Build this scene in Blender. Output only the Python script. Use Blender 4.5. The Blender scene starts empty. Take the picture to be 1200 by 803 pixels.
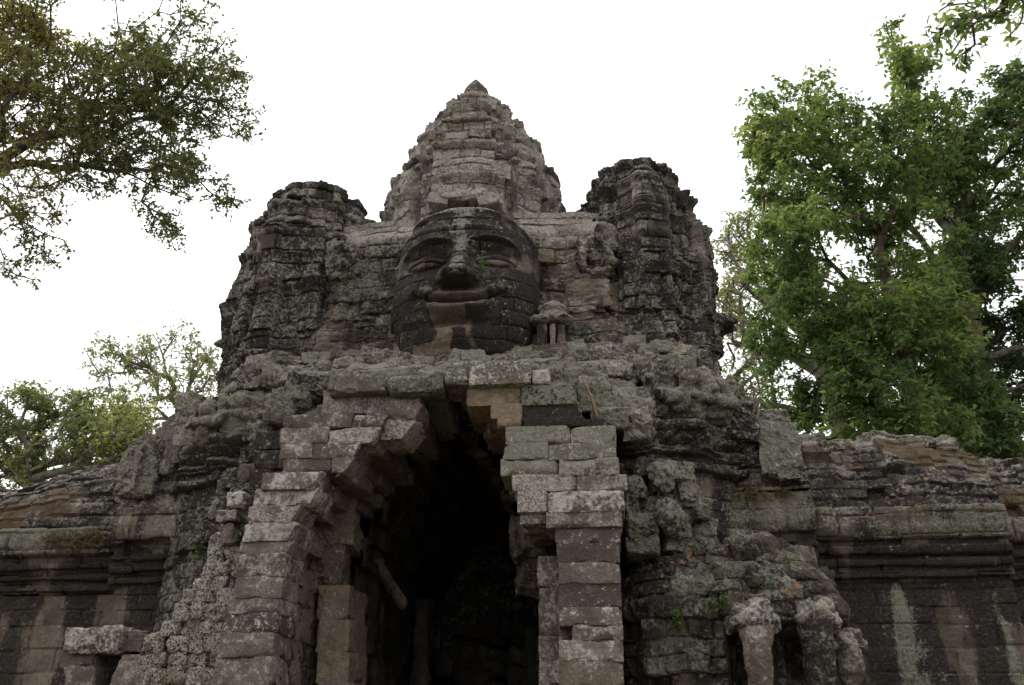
import bpy, math, random
import numpy as np
from mathutils import Vector
from mathutils.bvhtree import BVHTree

# ------------------------------------------------------------------ camera, sky, sun, exposure
scene = bpy.context.scene
COL = scene.collection
PITCH, YAW, CAM = math.radians(24), math.radians(6), Vector((3.6, 0.0, 1.6))
cam_d = bpy.data.cameras.new("camera")
cam_d.lens, cam_d.sensor_width, cam_d.clip_start, cam_d.clip_end = 31.5, 36.0, 0.1, 3000.0
cam = bpy.data.objects.new("camera", cam_d)
COL.objects.link(cam)
cam.location = CAM
cam.rotation_euler = (math.radians(90) + PITCH, 0, YAW)
scene.camera = cam

SUN_EL, SUN_AZ = math.radians(52), math.radians(155)      # azimuth: anticlockwise from +X; the sun stands behind the gate
world = bpy.data.worlds.new("World")
scene.world = world
world.use_nodes = True
wn, wl = world.node_tree.nodes, world.node_tree.links
wn.clear()
sky = wn.new("ShaderNodeTexSky")
sky.sky_type = 'NISHITA'
sky.sun_disc = False
sky.sun_elevation = SUN_EL
sky.sun_rotation = math.radians(90) - SUN_AZ
sky.dust_density, sky.air_density, sky.ozone_density = 6.0, 1.2, 0.6
hs = wn.new("ShaderNodeHueSaturation")
hs.inputs['Saturation'].default_value = 0.10
bg = wn.new("ShaderNodeBackground")
bg.inputs['Strength'].default_value = 0.15
wo = wn.new("ShaderNodeOutputWorld")
wl.new(sky.outputs[0], hs.inputs['Color'])
cover = wn.new("ShaderNodeMix")                             # thick even cloud over most of the sky
cover.data_type = 'RGBA'
cover.inputs[0].default_value = 0.72
cover.inputs[7].default_value = (8.3, 8.4, 8.6, 1)
wl.new(hs.outputs[0], cover.inputs[6])
wl.new(cover.outputs[2], bg.inputs['Color'])
wl.new(bg.outputs[0], wo.inputs['Surface'])

sun_d = bpy.data.lights.new("sun", 'SUN')
sun_d.energy, sun_d.angle, sun_d.color = 1.0, math.radians(14), (1.0, 0.95, 0.88)
sun = bpy.data.objects.new("sun", sun_d)
COL.objects.link(sun)
sdir = Vector((math.cos(SUN_EL)*math.cos(SUN_AZ), math.cos(SUN_EL)*math.sin(SUN_AZ), math.sin(SUN_EL)))
sun.rotation_euler = sdir.to_track_quat('Z', 'Y').to_euler()

vs_ = scene.view_settings
vs_.view_transform, vs_.look, vs_.gamma, vs_.use_curve_mapping = 'Standard', 'None', 1.0, False
vs_.exposure = 0.65
scene.cycles.max_bounces = 6
scene.cycles.transparent_max_bounces = 4

RES = 1.0                                                   # mesh fineness: smaller is finer
rng = np.random.default_rng(7)
random.seed(7)

# ------------------------------------------------------------------ measuring helper: a point of the picture at world depth y
def W(px, py, y):
    a, b = (px-600)/1050.0, (401.5-py)/1050.0
    f = math.cos(PITCH) - b*math.sin(PITCH)
    u = math.sin(PITCH) + b*math.cos(PITCH)
    dx = a*math.cos(YAW) - f*math.sin(YAW)
    dy = a*math.sin(YAW) + f*math.cos(YAW)
    t = y/dy
    return Vector((CAM.x + dx*t, y, CAM.z + u*t))

def ray_dir(px, py):
    return (W(px, py, 10.0) - CAM).normalized()

# ------------------------------------------------------------------ noise in numpy
def _h(ix, iy, iz, seed):
    n = (ix.astype(np.int64)*73856093) ^ (iy.astype(np.int64)*19349663) ^ (iz.astype(np.int64)*83492791) ^ (seed*2654435761)
    n = (n ^ (n >> 13))*1274126177
    n = n & 0x7fffffff
    n = (n ^ (n >> 15))*2246822519 & 0x7fffffff
    return (n ^ (n >> 12)).astype(np.float32)/np.float32(0x7fffffff)

def vnoise(x, y, z, seed=0):
    xi, yi, zi = np.floor(x), np.floor(y), np.floor(z)
    fx, fy, fz = x-xi, y-yi, z-zi
    fx, fy, fz = fx*fx*(3-2*fx), fy*fy*(3-2*fy), fz*fz*(3-2*fz)
    xi, yi, zi = xi.astype(np.int64), yi.astype(np.int64), zi.astype(np.int64)
    def c(a, b, d): return _h(xi+a, yi+b, zi+d, seed)
    x00 = c(0,0,0)*(1-fx)+c(1,0,0)*fx
    x10 = c(0,1,0)*(1-fx)+c(1,1,0)*fx
    x01 = c(0,0,1)*(1-fx)+c(1,0,1)*fx
    x11 = c(0,1,1)*(1-fx)+c(1,1,1)*fx
    return ((x00*(1-fy)+x10*fy)*(1-fz)+(x01*(1-fy)+x11*fy)*fz)*2-1

def fbm(x, y, z, freq=1.0, octv=4, seed=0, gain=0.5):
    s, a, tot = 0, 1.0, 0
    for o in range(octv):
        s = s + a*vnoise(x*freq+o*17.3, y*freq-o*9.1, z*freq+o*5.7, seed+o)
        tot += a
        a *= gain
        freq *= 2.03
    return s/tot*1.6

def sstep(a, b, x):
    t = np.clip((x-a)/(b-a), 0, 1)
    return t*t*(3-2*t)

def gauss(x, s): return np.exp(-(x/s)**2)

def masonry(S, T, ch, bw, seed, jit=0.55):
    """distance to the nearest joint and two random numbers per stone"""
    r = np.random.default_rng(seed)
    t0, t1 = float(T.min())-1, float(T.max())+1
    hs_ = ch*r.uniform(0.72, 1.28, int((t1-t0)/ch*1.6)+8)
    edges = t0 + np.concatenate([[0], np.cumsum(hs_)])
    ci = np.clip(np.searchsorted(edges, T)-1, 0, len(edges)-2)
    lo, hi = edges[ci], edges[ci+1]
    zero = np.zeros_like(ci)
    wv = bw*(0.75+0.5*_h(ci, zero, zero, seed+5))
    x = S/wv + 7*_h(ci, zero, zero+1, seed+6)
    k = np.floor(x)
    def b(kk): return kk + jit*(_h(kk.astype(np.int64), ci, zero+2, seed+8)-0.5)
    k = np.where(x < b(k), k-1, k)
    k = np.where(x >= b(k+1), k+1, k)
    d1, d2 = (x-b(k))*wv, (b(k+1)-x)*wv
    d = np.minimum(np.minimum(d1, d2), np.minimum(T-lo, hi-T))
    ki = k.astype(np.int64)
    return d, _h(ki, ci, zero+3, seed+9), _h(ki, ci, zero+4, seed+11), (T-lo)/(hi-lo)

# ------------------------------------------------------------------ objects
def prop(o, label=None, cat=None, group=None, kind=None):
    if label: o['label'] = label
    if cat: o['category'] = cat
    if group: o['group'] = group
    if kind: o['kind'] = kind
    return o

def thing(name, loc, label, cat, group=None):
    o = bpy.data.objects.new(name, None)
    o.empty_display_size = 0.3
    COL.objects.link(o)
    o.location = loc
    return prop(o, label, cat, group)

def place(o, parent):
    """meshes are written in world metres; a child gets its parent's offset taken out"""
    if parent is not None:
        o.parent = parent
        q, off = parent, Vector((0, 0, 0))
        while q is not None:
            off += q.location
            q = q.parent
        o.location = -off
    return o

def mesh_obj(name, V, Fq, mat, parent=None, smooth=True, attrs=None):
    V = np.ascontiguousarray(V, dtype=np.float32).reshape(-1, 3)
    Fq = np.asarray(Fq, dtype=np.int32)
    k = Fq.shape[1]
    me = bpy.data.meshes.new(name)
    me.vertices.add(len(V))
    me.vertices.foreach_set('co', V.ravel())
    me.loops.add(Fq.size)
    me.loops.foreach_set('vertex_index', Fq.ravel())
    me.polygons.add(len(Fq))
    me.polygons.foreach_set('loop_start', np.arange(0, Fq.size, k, dtype=np.int32))
    me.polygons.foreach_set('loop_total', np.full(len(Fq), k, dtype=np.int32))
    me.polygons.foreach_set('use_smooth', np.full(len(Fq), smooth))
    me.update(calc_edges=True)
    for an, arr in (attrs or {}).items():
        at = me.attributes.new(an, 'FLOAT_COLOR', 'POINT')
        at.data.foreach_set('color', np.ascontiguousarray(arr, dtype=np.float32).ravel())
    me.materials.append(mat)
    o = bpy.data.objects.new(name, me)
    COL.objects.link(o)
    return place(o, parent)

def rgba(n, r=0.5, g=0.0, b=0.0, a=0.0):
    out = np.zeros((n, 4), np.float32)
    for i, v in enumerate((r, g, b, a)):
        out[:, i] = np.ravel(v) if np.ndim(v) else v
    return out

def grid_faces(nr, nc, wrap=False):
    r = np.arange(nr-1)[:, None]
    c = np.arange(nc if wrap else nc-1)[None, :]
    c2 = (c+1) % nc
    a = r*nc + c
    return np.stack([a, r*nc+c2, (r+1)*nc+c2, (r+1)*nc+c], -1).reshape(-1, 4)

# ------------------------------------------------------------------ materials
class NB:
    def __init__(s, name):
        s.m = bpy.data.materials.new(name)
        s.m.use_nodes = True
        s.t = s.m.node_tree
        s.n, s.l = s.t.nodes, s.t.links
        s.n.clear()
        s.out = s.n.new('ShaderNodeOutputMaterial')
    def put(s, sock, v):
        if isinstance(v, (int, float)): sock.default_value = v
        elif isinstance(v, tuple): sock.default_value = v if len(v) == len(sock.default_value) else (*v, 1.0)
        else: s.l.new(v, sock)
    def math(s, op, a, b=0.0):
        n = s.n.new('ShaderNodeMath'); n.operation = op
        s.put(n.inputs[0], a); s.put(n.inputs[1], b)
        return n.outputs[0]
    def noise(s, vec, scale, detail=4, rough=0.6):
        n = s.n.new('ShaderNodeTexNoise')
        s.l.new(vec, n.inputs['Vector'])
        n.inputs['Scale'].default_value, n.inputs['Detail'].default_value, n.inputs['Roughness'].default_value = scale, detail, rough
        return n.outputs['Fac']
    def voro(s, vec, scale):
        n = s.n.new('ShaderNodeTexVoronoi')
        s.l.new(vec, n.inputs['Vector'])
        n.inputs['Scale'].default_value = scale
        return n.outputs['Distance']
    def vscale(s, vec, v):
        n = s.n.new('ShaderNodeVectorMath'); n.operation = 'MULTIPLY'
        s.l.new(vec, n.inputs[0]); n.inputs[1].default_value = v
        return n.outputs[0]
    def sm(s, x, a, b, lo=0.0, hi=1.0):
        n = s.n.new('ShaderNodeMapRange'); n.interpolation_type = 'SMOOTHSTEP'
        s.put(n.inputs[0], x)
        for i, v in enumerate((a, b, lo, hi)): n.inputs[i+1].default_value = v
        return n.outputs[0]
    def mix(s, f, a, b, mode='MIX'):
        n = s.n.new('ShaderNodeMix'); n.data_type = 'RGBA'; n.blend_type = mode
        s.put(n.inputs[0], f); s.put(n.inputs[6], a); s.put(n.inputs[7], b)
        return n.outputs[2]
    def attr(s, name):
        n = s.n.new('ShaderNodeAttribute'); n.attribute_name = name
        sp = s.n.new('ShaderNodeSeparateColor')
        s.l.new(n.outputs['Color'], sp.inputs[0])
        return sp.outputs[0], sp.outputs[1], sp.outputs[2], n.outputs['Alpha']
    def geo(s):
        g = s.n.new('ShaderNodeNewGeometry')
        sp = s.n.new('ShaderNodeSeparateXYZ')
        s.l.new(g.outputs['Normal'], sp.inputs[0])
        return g.outputs['Position'], sp.outputs[2]
    def bump(s, h, strength, dist, prev=None):
        n = s.n.new('ShaderNodeBump')
        n.inputs['Strength'].default_value, n.inputs['Distance'].default_value = strength, dist
        s.l.new(h, n.inputs['Height'])
        if prev is not None: s.l.new(prev, n.inputs['Normal'])
        return n.outputs[0]
    def diffuse(s, col, nrm=None, rough=0.92, spec=0.15):
        b = s.n.new('ShaderNodeBsdfPrincipled')
        s.put(b.inputs['Base Color'], col)
        s.put(b.inputs['Roughness'], rough)
        b.inputs['Specular IOR Level'].default_value = spec
        if nrm is not None: s.l.new(nrm, b.inputs['Normal'])
        s.l.new(b.outputs[0], s.out.inputs[0])
        return s.m

def stone(name, c1, c2, lich=(0.43, 0.39, 0.335), dark=0.0, white=0.0, lichen=0.0, green=0.0, pits=0.0):
    """weathered sandstone: ma = (stone tint, black film, lichen, bare ochre stone), mb = (moss/soil, white lichen, green lichen, -)"""
    b = NB(name)
    p, nz = b.geo()
    tint, adark, alich, aoch = b.attr('ma')
    amoss, awhite, agreen, _ = b.attr('mb')
    n1 = b.noise(p, 0.45, 4)
    n2 = b.noise(p, 1.9, 5, 0.62)
    n3 = b.noise(p, 8.5, 5, 0.68)
    n4 = b.noise(p, 34, 4, 0.7)
    st = b.noise(b.vscale(p, (3.1, 3.1, 0.36)), 1.0, 6, 0.66)
    base = b.mix(b.sm(n2, 0.36, 0.64), c1, c2)
    n5 = b.noise(p, 17, 3, 0.75)
    base = b.mix(b.sm(n4, 0.42, 0.62, 0.0, 0.5), base, (0.035, 0.03, 0.027))
    base = b.mix(b.sm(n5, 0.5, 0.68, 0.0, 0.45), base, (0.05, 0.044, 0.04))
    val = b.math('MULTIPLY_ADD', tint, 0.75); val.node.inputs[2].default_value = 0.62
    vm = b.n.new('ShaderNodeVectorMath'); vm.operation = 'SCALE'
    b.l.new(base, vm.inputs[0]); b.l.new(val, vm.inputs['Scale'])
    base = vm.outputs[0]
    # bare, fresher ochre stone
    och = b.mix(b.sm(n3, 0.35, 0.62), (0.27, 0.20, 0.135), (0.15, 0.118, 0.088))
    base = b.mix(b.math('MULTIPLY', aoch, b.sm(n2, 0.2, 0.5, 0.55, 1.0)), base, och)
    # black film, in runs down the stone
    dm = b.math('ADD', b.math('ADD', b.math('MULTIPLY', st, 0.5), b.math('MULTIPLY', n2, 0.25)), b.math('MULTIPLY', n1, 0.25))
    dm = b.math('ADD', dm, b.math('MULTIPLY', adark, 0.32))
    dm = b.math('ADD', dm, b.math('MULTIPLY', b.math('SUBTRACT', n3, 0.5), 0.16))
    dmask = b.sm(dm, 0.51-dark, 0.61-dark, 0.0, 0.9)
    base = b.mix(dmask, base, b.mix(b.sm(n5, .4, .65), (0.013, 0.012, 0.011), (0.042, 0.038, 0.033)))
    # grey crust lichen
    lm = b.math('ADD', b.math('ADD', b.math('MULTIPLY', n3, 0.4), b.math('MULTIPLY', n5, 0.25)), b.math('MULTIPLY', n2, 0.35))
    lm = b.math('ADD', b.math('ADD', lm, b.math('MULTIPLY', alich, 0.28)), b.math('MULTIPLY', nz, 0.05))
    lmask = b.math('MULTIPLY', b.sm(lm, 0.56-lichen, 0.64-lichen, 0.0, 0.9), b.math('SUBTRACT', 1.0, b.math('MULTIPLY', dmask, 0.45)))
    lcol = b.mix(b.sm(n4, 0.42, 0.58), lich, (0.118, 0.102, 0.088))
    base = b.mix(lmask, base, lcol)
    gm = b.math('ADD', b.math('ADD', b.math('ADD', b.math('MULTIPLY', n3, 0.34), b.math('MULTIPLY', n2, 0.36)), b.math('MULTIPLY', n1, 0.3)), b.math('MULTIPLY', agreen, 0.22))
    gcol = b.mix(b.sm(b.math('ADD', b.math('MULTIPLY', n4, .5), b.math('MULTIPLY', n5, .5)), 0.42, 0.58), (0.085, 0.084, 0.06), (0.215, 0.215, 0.165))
    base = b.mix(b.sm(gm, 0.58-green, 0.68-green, 0.0, 0.72), base, gcol)
    # moss and soil
    mm = b.sm(b.math('ADD', b.math('ADD', b.math('MULTIPLY', n3, .6), b.math('MULTIPLY', n5, .4)), b.math('MULTIPLY', amoss, 0.42)), 0.72, 0.92, 0.0, 0.85)
    base = b.mix(mm, base, b.mix(b.sm(n4, .4, .6), (0.05, 0.038, 0.02), (0.125, 0.078, 0.04)))
    # white lichen rosettes
    wm = b.math('ADD', b.math('MULTIPLY', n4, 0.42), b.math('MULTIPLY', n3, 0.58))
    wm = b.math('ADD', b.math('ADD', wm, b.math('MULTIPLY', awhite, 0.17)), b.math('MULTIPLY', b.math('SUBTRACT', n2, 0.5), 0.30))
    base = b.mix(b.sm(wm, 0.655-white, 0.70-white, 0.0, 0.85), base, (0.50, 0.465, 0.425))
    h = b.math('ADD', b.math('ADD', b.math('MULTIPLY', n3, 0.5), b.math('MULTIPLY', n5, 0.3)), b.math('MULTIPLY', n4, 0.3))
    if pits:
        v = b.sm(b.voro(p, 16), 0.12, 0.36)
        h = b.math('ADD', h, b.math('MULTIPLY', v, pits))
        base = b.mix(v, (0.05, 0.035, 0.022), base)
    nrm = b.bump(h, 1.0, 0.07)
    return b.diffuse(base, nrm, 0.95, 0.1)

M_tower = stone('tower_sandstone', (0.13, 0.11, 0.094), (0.19, 0.16, 0.135), lichen=0.055, white=0.022, dark=0.01)
M_body = stone('body_sandstone', (0.115, 0.093, 0.075), (0.19, 0.155, 0.122), lichen=0.02, dark=0.055, green=0.03, white=.008)
M_face = stone('face_sandstone', (0.10, 0.085, 0.07), (0.16, 0.132, 0.105), lichen=-0.02, dark=0.045, green=0.0, white=.01)
M_porch = stone('porch_sandstone', (0.112, 0.091, 0.075), (0.168, 0.138, 0.114), lichen=0.0, white=0.03, dark=-0.025)
M_wall = stone('wall_sandstone', (0.108, 0.086, 0.066), (0.168, 0.136, 0.104), lichen=-0.03, dark=0.03)
M_roof = stone('roof_sandstone', (0.10, 0.082, 0.068), (0.155, 0.128, 0.103), lichen=0.02, white=0.01, dark=0.0)
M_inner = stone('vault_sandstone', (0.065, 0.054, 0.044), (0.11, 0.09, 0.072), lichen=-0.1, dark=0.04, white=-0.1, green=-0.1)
M_later = stone('laterite', (0.12, 0.085, 0.055), (0.19, 0.15, 0.11), lichen=0.04, dark=-0.08, white=-0.02, pits=0.8)

def leaf_mat(name, c1, c2, c3, trans=0.45):
    b = NB(name)
    r, _, _, _ = b.attr('lc')
    col = b.mix(b.sm(r, 0.0, 0.6), c1, c2)
    col = b.mix(b.sm(r, 0.62, 1.0), col, c3)
    d = b.n.new('ShaderNodeBsdfPrincipled')
    b.l.new(col, d.inputs['Base Color'])
    d.inputs['Roughness'].default_value = 0.5
    d.inputs['Specular IOR Level'].default_value = 0.3
    t = b.n.new('ShaderNodeBsdfTranslucent')
    b.l.new(b.mix(1.0, col, (1.25, 1.3, 0.7), 'MULTIPLY'), t.inputs['Color'])
    ms = b.n.new('ShaderNodeMixShader')
    ms.inputs[0].default_value = trans
    b.l.new(d.outputs[0], ms.inputs[1]); b.l.new(t.outputs[0], ms.inputs[2])
    b.l.new(ms.outputs[0], b.out.inputs[0])
    return b.m

def bark_mat(name, c1, c2):
    b = NB(name)
    p, _ = b.geo()
    n = b.noise(b.vscale(p, (9, 9, 2.5)), 1.0, 5, 0.65)
    n2 = b.noise(p, 2.0, 3)
    col = b.mix(b.sm(n, 0.35, 0.65), c1, c2)
    col = b.mix(b.sm(n2, 0.5, 0.65, 0.0, 0.5), col, (0.20, 0.19, 0.165))
    return b.diffuse(col, b.bump(n, 0.8, 0.03), 0.9)

M_bark = bark_mat('dark_bark', (0.045, 0.036, 0.028), (0.10, 0.082, 0.064))
M_barkp = bark_mat('pale_bark', (0.10, 0.085, 0.068), (0.20, 0.175, 0.145))
M_barkb = bark_mat('brown_bark', (0.05, 0.036, 0.026), (0.105, 0.078, 0.056))
M_leaf_near = leaf_mat('olive_leaf', (0.102, 0.112, 0.048), (0.171, 0.171, 0.073), (0.264, 0.222, 0.086), 0.55)
M_leaf_right = leaf_mat('bright_leaf', (0.079, 0.127, 0.050), (0.140, 0.200, 0.075), (0.250, 0.282, 0.112), 0.58)
M_leaf_dark = leaf_mat('deep_leaf', (0.059, 0.102, 0.047), (0.112, 0.175, 0.067), (0.204, 0.257, 0.100), 0.45)
M_leaf_pale = leaf_mat('pale_leaf', (0.144, 0.164, 0.091), (0.223, 0.236, 0.128), (0.319, 0.312, 0.174), 0.55)  # lightened so that the leaf colour carries haze on the background trees
M_leaf_far = leaf_mat('yellow_green_leaf', (0.144, 0.164, 0.093), (0.235, 0.254, 0.132), (0.431, 0.427, 0.144), 0.55)  # greyed and lightened: haze over the left background painted into the leaves
M_dryleaf = leaf_mat('dry_leaf', (0.17, 0.075, 0.035), (0.24, 0.11, 0.05), (0.33, 0.19, 0.10), 0.2)
M_weed = leaf_mat('weed_leaf', (0.05, 0.09, 0.02), (0.09, 0.14, 0.03), (0.15, 0.2, 0.05), 0.4)
M_straw = leaf_mat('dry_weed', (0.10, 0.07, 0.035), (0.15, 0.10, 0.05), (0.11, 0.10, 0.04), 0.2)

# ------------------------------------------------------------------ shape builders
def relief(P, N, S, T, ch, bw, seed, off=0.05, groove=0.035, rough=0.05, soft=0.05, miss=0.0, big=0.0, gw=0.02, fine=0.026, shingle=0.0):
    """masonry relief along N; returns points and the tint of each stone"""
    X, Y, Z = P[..., 0], P[..., 1], P[..., 2]
    wob = fbm(X, Y, Z, 0.7, 2, seed+40)*0.05
    wob2 = fbm(X, Y, Z, 1.7, 2, seed+41)*0.045
    d, r1, r2, fr = masonry(S+wob2, T+wob, ch, bw, seed)
    nb = fbm(X, Y, Z, 1.1, 3, seed+60)
    nf = fbm(X, Y, Z, 5.0, 3, seed+70, 0.6)
    wear = 0.6 + 0.8*sstep(-0.3, 0.5, nb)
    chip = sstep(0.15, 0.6, fbm(X, Y, Z, 2.6, 2, seed+65))
    disp = off*(r1-0.5)*1.3 - groove*gauss(d, gw)*wear - soft*np.exp(-np.maximum(d, 0)/0.04)*(0.12+0.9*chip)
    disp = disp + off*0.35*np.sign(r2-0.5)*(d-0.12)
    disp = disp + rough*nb*0.6 + fine*nf + big*fbm(X, Y, Z, 0.5, 2, seed+80)
    if shingle: disp = disp + shingle*(0.6+0.8*r1)*(1-fr)
    if miss: disp = disp - np.where(r2 > 1-miss, 0.16+0.1*r1, 0)*sstep(0.0, 0.03, d)
    return P + N*disp[..., None], r2

def resample(poly, step):
    poly = np.asarray(poly, float)
    seg = np.linalg.norm(np.diff(poly, axis=0), axis=1)
    cum = np.concatenate([[0], np.cumsum(seg)])
    n = max(2, int(cum[-1]/step))
    t = np.linspace(0, cum[-1], n)
    return np.stack([np.interp(t, cum, poly[:, i]) for i in range(poly.shape[1])], 1), t

def ring(name, parent, mat, cx, cy, prof, n=2.6, step=0.035, planf=None, seed=1, ch=0.34, bw=0.75, hole=None, extra=None, paint=None, cap=True, **kw):
    """closed masonry body of superelliptic plan; prof rows are (z, half width, half depth) from the bottom up"""
    step *= RES
    pr, t = resample(prof, step)
    z, A, B = pr[:, 0], pr[:, 1], pr[:, 2]
    th = np.linspace(-math.pi*1.0, math.pi, 4001)
    a0, b0 = A.max(), B.max()
    r0 = (np.abs(np.cos(th)/a0)**n + np.abs(np.sin(th)/b0)**n)**(-1/n)
    pts = np.stack([r0*np.cos(th), r0*np.sin(th)], 1)
    cum = np.concatenate([[0], np.cumsum(np.linalg.norm(np.diff(pts, axis=0), axis=1))])
    dens = np.where(np.sin(th) < 0.25, 1.0, 0.22)
    cd = np.concatenate([[0], np.cumsum(dens[1:]*np.diff(cum))])
    m = int(cd[-1]/step)
    idx = np.linspace(0, cd[-1], m, endpoint=False)
    theta = np.interp(idx, cd, th)
    s = np.interp(idx, cd, cum)
    c, sn = np.cos(theta)[None], np.sin(theta)[None]
    R = (np.abs(c/A[:, None])**n + np.abs(sn/B[:, None])**n)**(-1/n)
    if planf is not None: R = R*planf(theta)[None]*np.ones_like(R)
    Z = np.repeat(z[:, None], m, 1)
    P = np.stack([cx+R*c, cy+R*sn, Z], -1)
    Nn = np.stack([c*np.ones_like(R), sn*np.ones_like(R), 0*R], -1)
    S = np.repeat(s[None], len(z), 0)
    if extra is not None: P = P + Nn*extra(P, S)[..., None]
    P, tint = relief(P, Nn, S, Z, ch, bw, seed, **kw)
    # jitter in height so that ledges are not ruled lines
    P[..., 2] += 0.06*fbm(P[..., 0], P[..., 1], P[..., 2]*0.3, 1.6, 3, seed+90)
    nr = len(z)
    F = grid_faces(nr, m, True)
    if hole is not None:
        keep = ~hole(P.reshape(-1, 3)[F].mean(1))
        F = F[keep]
    V = P.reshape(-1, 3)
    ma = rgba(len(V), tint)
    mb = rgba(len(V), 0.0)
    if paint is not None: paint(V, ma, mb, tint.ravel())
    if cap:
        top = np.arange(m) + (nr-1)*m
        ctr = P[-1].mean(0)
        V = np.vstack([V, ctr[None] + [[0, 0, 0.02]]])
        ma = np.vstack([ma, ma[-1:]]); mb = np.vstack([mb, mb[-1:]])
        F = np.vstack([F, np.stack([top, np.roll(top, -1), np.full(m, len(V)-1), np.full(m, len(V)-1)], 1)[:, :4]])
        tri = F[F[:, 2] == F[:, 3]]
        F = F[F[:, 2] != F[:, 3]]
        # keep quads only: pair the fan triangles
        tri = tri[:len(tri)//2*2]
        F = np.vstack([F, np.stack([tri[0::2, 0], tri[0::2, 1], tri[1::2, 1], tri[0::2, 2]], 1)])
    return mesh_obj(name, V, F, mat, parent, False, {'ma': ma, 'mb': mb})

def sheet(name, parent, mat, prof, x0, x1, seed=1, step=0.04, ch=0.34, bw=0.8, paint=None, flip=1, extra=None, ends=True, warp=None, **kw):
    """profile (y, z) run along x with masonry relief"""
    step *= RES
    pr, t = resample(prof, step)
    nx = int(abs(x1-x0)/step)
    xs = np.linspace(x0, x1, nx)
    tg = np.gradient(pr, axis=0)
    tg /= np.linalg.norm(tg, axis=1)[:, None]+1e-9
    Nn2 = np.stack([-tg[:, 1], tg[:, 0]], 1)*flip          # for a profile going up, the normal looks to -y
    P = np.zeros((len(pr), nx, 3)); N = np.zeros_like(P)
    P[..., 0] = xs[None]; P[..., 1] = pr[:, 0][:, None]; P[..., 2] = pr[:, 1][:, None]
    N[..., 1] = Nn2[:, 0][:, None]; N[..., 2] = Nn2[:, 1][:, None]
    S = np.repeat(xs[None], len(pr), 0); T = np.repeat(t[:, None], nx, 1)
    if extra is not None: P = P + N*extra(P, T)[..., None]
    P, tint = relief(P, N, S, T, ch, bw, seed, **kw)
    if warp is not None: warp(P)
    V = P.reshape(-1, 3)
    ma, mb = rgba(len(V), tint), rgba(len(V), 0.0)
    if paint is not None: paint(V, ma, mb, tint.ravel())
    F = grid_faces(len(pr), nx)
    if ends:                                                # close the two ends towards the mid line of the profile
        for ci in (0, nx-1):
            col = P[:, ci]
            base = len(V)
            mid = col.copy(); mid[:, 1] = pr[:, 0].max()*0.5+pr[:, 0].min()*0.5+0.3; mid[:, 0] = xs[ci]
            V = np.vstack([V, mid])
            ma = np.vstack([ma, rgba(len(mid))]); mb = np.vstack([mb, rgba(len(mid), 0)])
            i = np.arange(len(pr)-1)
            F = np.vstack([F, np.stack([i*nx+ci, (i+1)*nx+ci, base+i+1, base+i], 1)])
    return mesh_obj(name, V, F, mat, parent, False, {'ma': ma, 'mb': mb})

def block(c, size, rot=0.0, rad=0.05, seg=0.06, noise=0.03, seed=0, tiltx=0.0, tilty=0.0):
    """one worn stone: rounded box with uneven faces and chipped edges -> verts, quads"""
    sx, sy, sz = size
    n = [max(3, int(round(v/(seg*RES)))) for v in size]
    Vs, Fs, base = [], [], 0
    hx = np.array(size)/2
    for ax in range(3):
        u, v = (ax+1) % 3, (ax+2) % 3
        gu, gv = np.linspace(-1, 1, n[u]+1), np.linspace(-1, 1, n[v]+1)
        U, Vv = np.meshgrid(gu, gv, indexing='ij')
        for s in (-1, 1):
            p = np.zeros(U.shape+(3,))
            p[..., ax] = s; p[..., u] = U; p[..., v] = Vv
            Vs.append(p.reshape(-1, 3))
            f = grid_faces(n[u]+1, n[v]+1)
            if s < 0: f = f[:, ::-1]
            Fs.append(f[:, ::-1]+base if False else f+base)
            base += p.shape[0]*p.shape[1]
    p = np.vstack(Vs)*hx
    q = p + np.array(c)
    r = rad*(0.25+3.6*np.maximum(0, fbm(q[:, 0], q[:, 1], q[:, 2], 2.6, 3, seed+3)))
    r = np.minimum(r, hx.min()*0.9)[:, None]
    inner = np.clip(p, -(hx-r), hx-r)
    dv = p-inner
    L = np.linalg.norm(dv, axis=1)[:, None]
    nrm = np.where(L > 1e-6, dv/np.maximum(L, 1e-6), 0)
    p = np.where(L > 1e-6, inner+nrm*r, p)
    nn = p/np.maximum(np.linalg.norm(p/hx, axis=1)[:, None], 1e-6)/hx
    nn /= np.linalg.norm(nn, axis=1)[:, None]+1e-9
    k = fbm(q[:, 0], q[:, 1], q[:, 2], 1.9, 4, seed)*noise + fbm(q[:, 0], q[:, 1], q[:, 2], 8, 3, seed+5, .65)*noise*0.5
    p = p + nn*k[:, None]
    for ang, (i, j) in ((tiltx, (1, 2)), (tilty, (0, 2)), (rot, (0, 1))):
        if ang:
            ca, sa = math.cos(ang), math.sin(ang)
            a, bb = p[:, i].copy(), p[:, j].copy()
            p[:, i], p[:, j] = a*ca-bb*sa, a*sa+bb*ca
    return p+np.array(c), np.vstack(Fs)

class Pile:
    """collects stones into one mesh"""
    def __init__(s): s.V, s.F, s.A, s.B, s.n = [], [], [], [], 0
    def add(s, vf, tint=None, dark=0.0, lich=0.0, och=0.0, moss=0.0, white=0.0, green=0.0):
        v, f = vf
        tint = random.random() if tint is None else tint
        s.V.append(v); s.F.append(f+s.n); s.n += len(v)
        s.A.append(rgba(len(v), tint, dark, lich, och)); s.B.append(rgba(len(v), moss, white, green))
    def build(s, name, mat, parent):
        return mesh_obj(name, np.vstack(s.V), np.vstack(s.F), mat, parent, False, {'ma': np.vstack(s.A), 'mb': np.vstack(s.B)})

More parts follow.
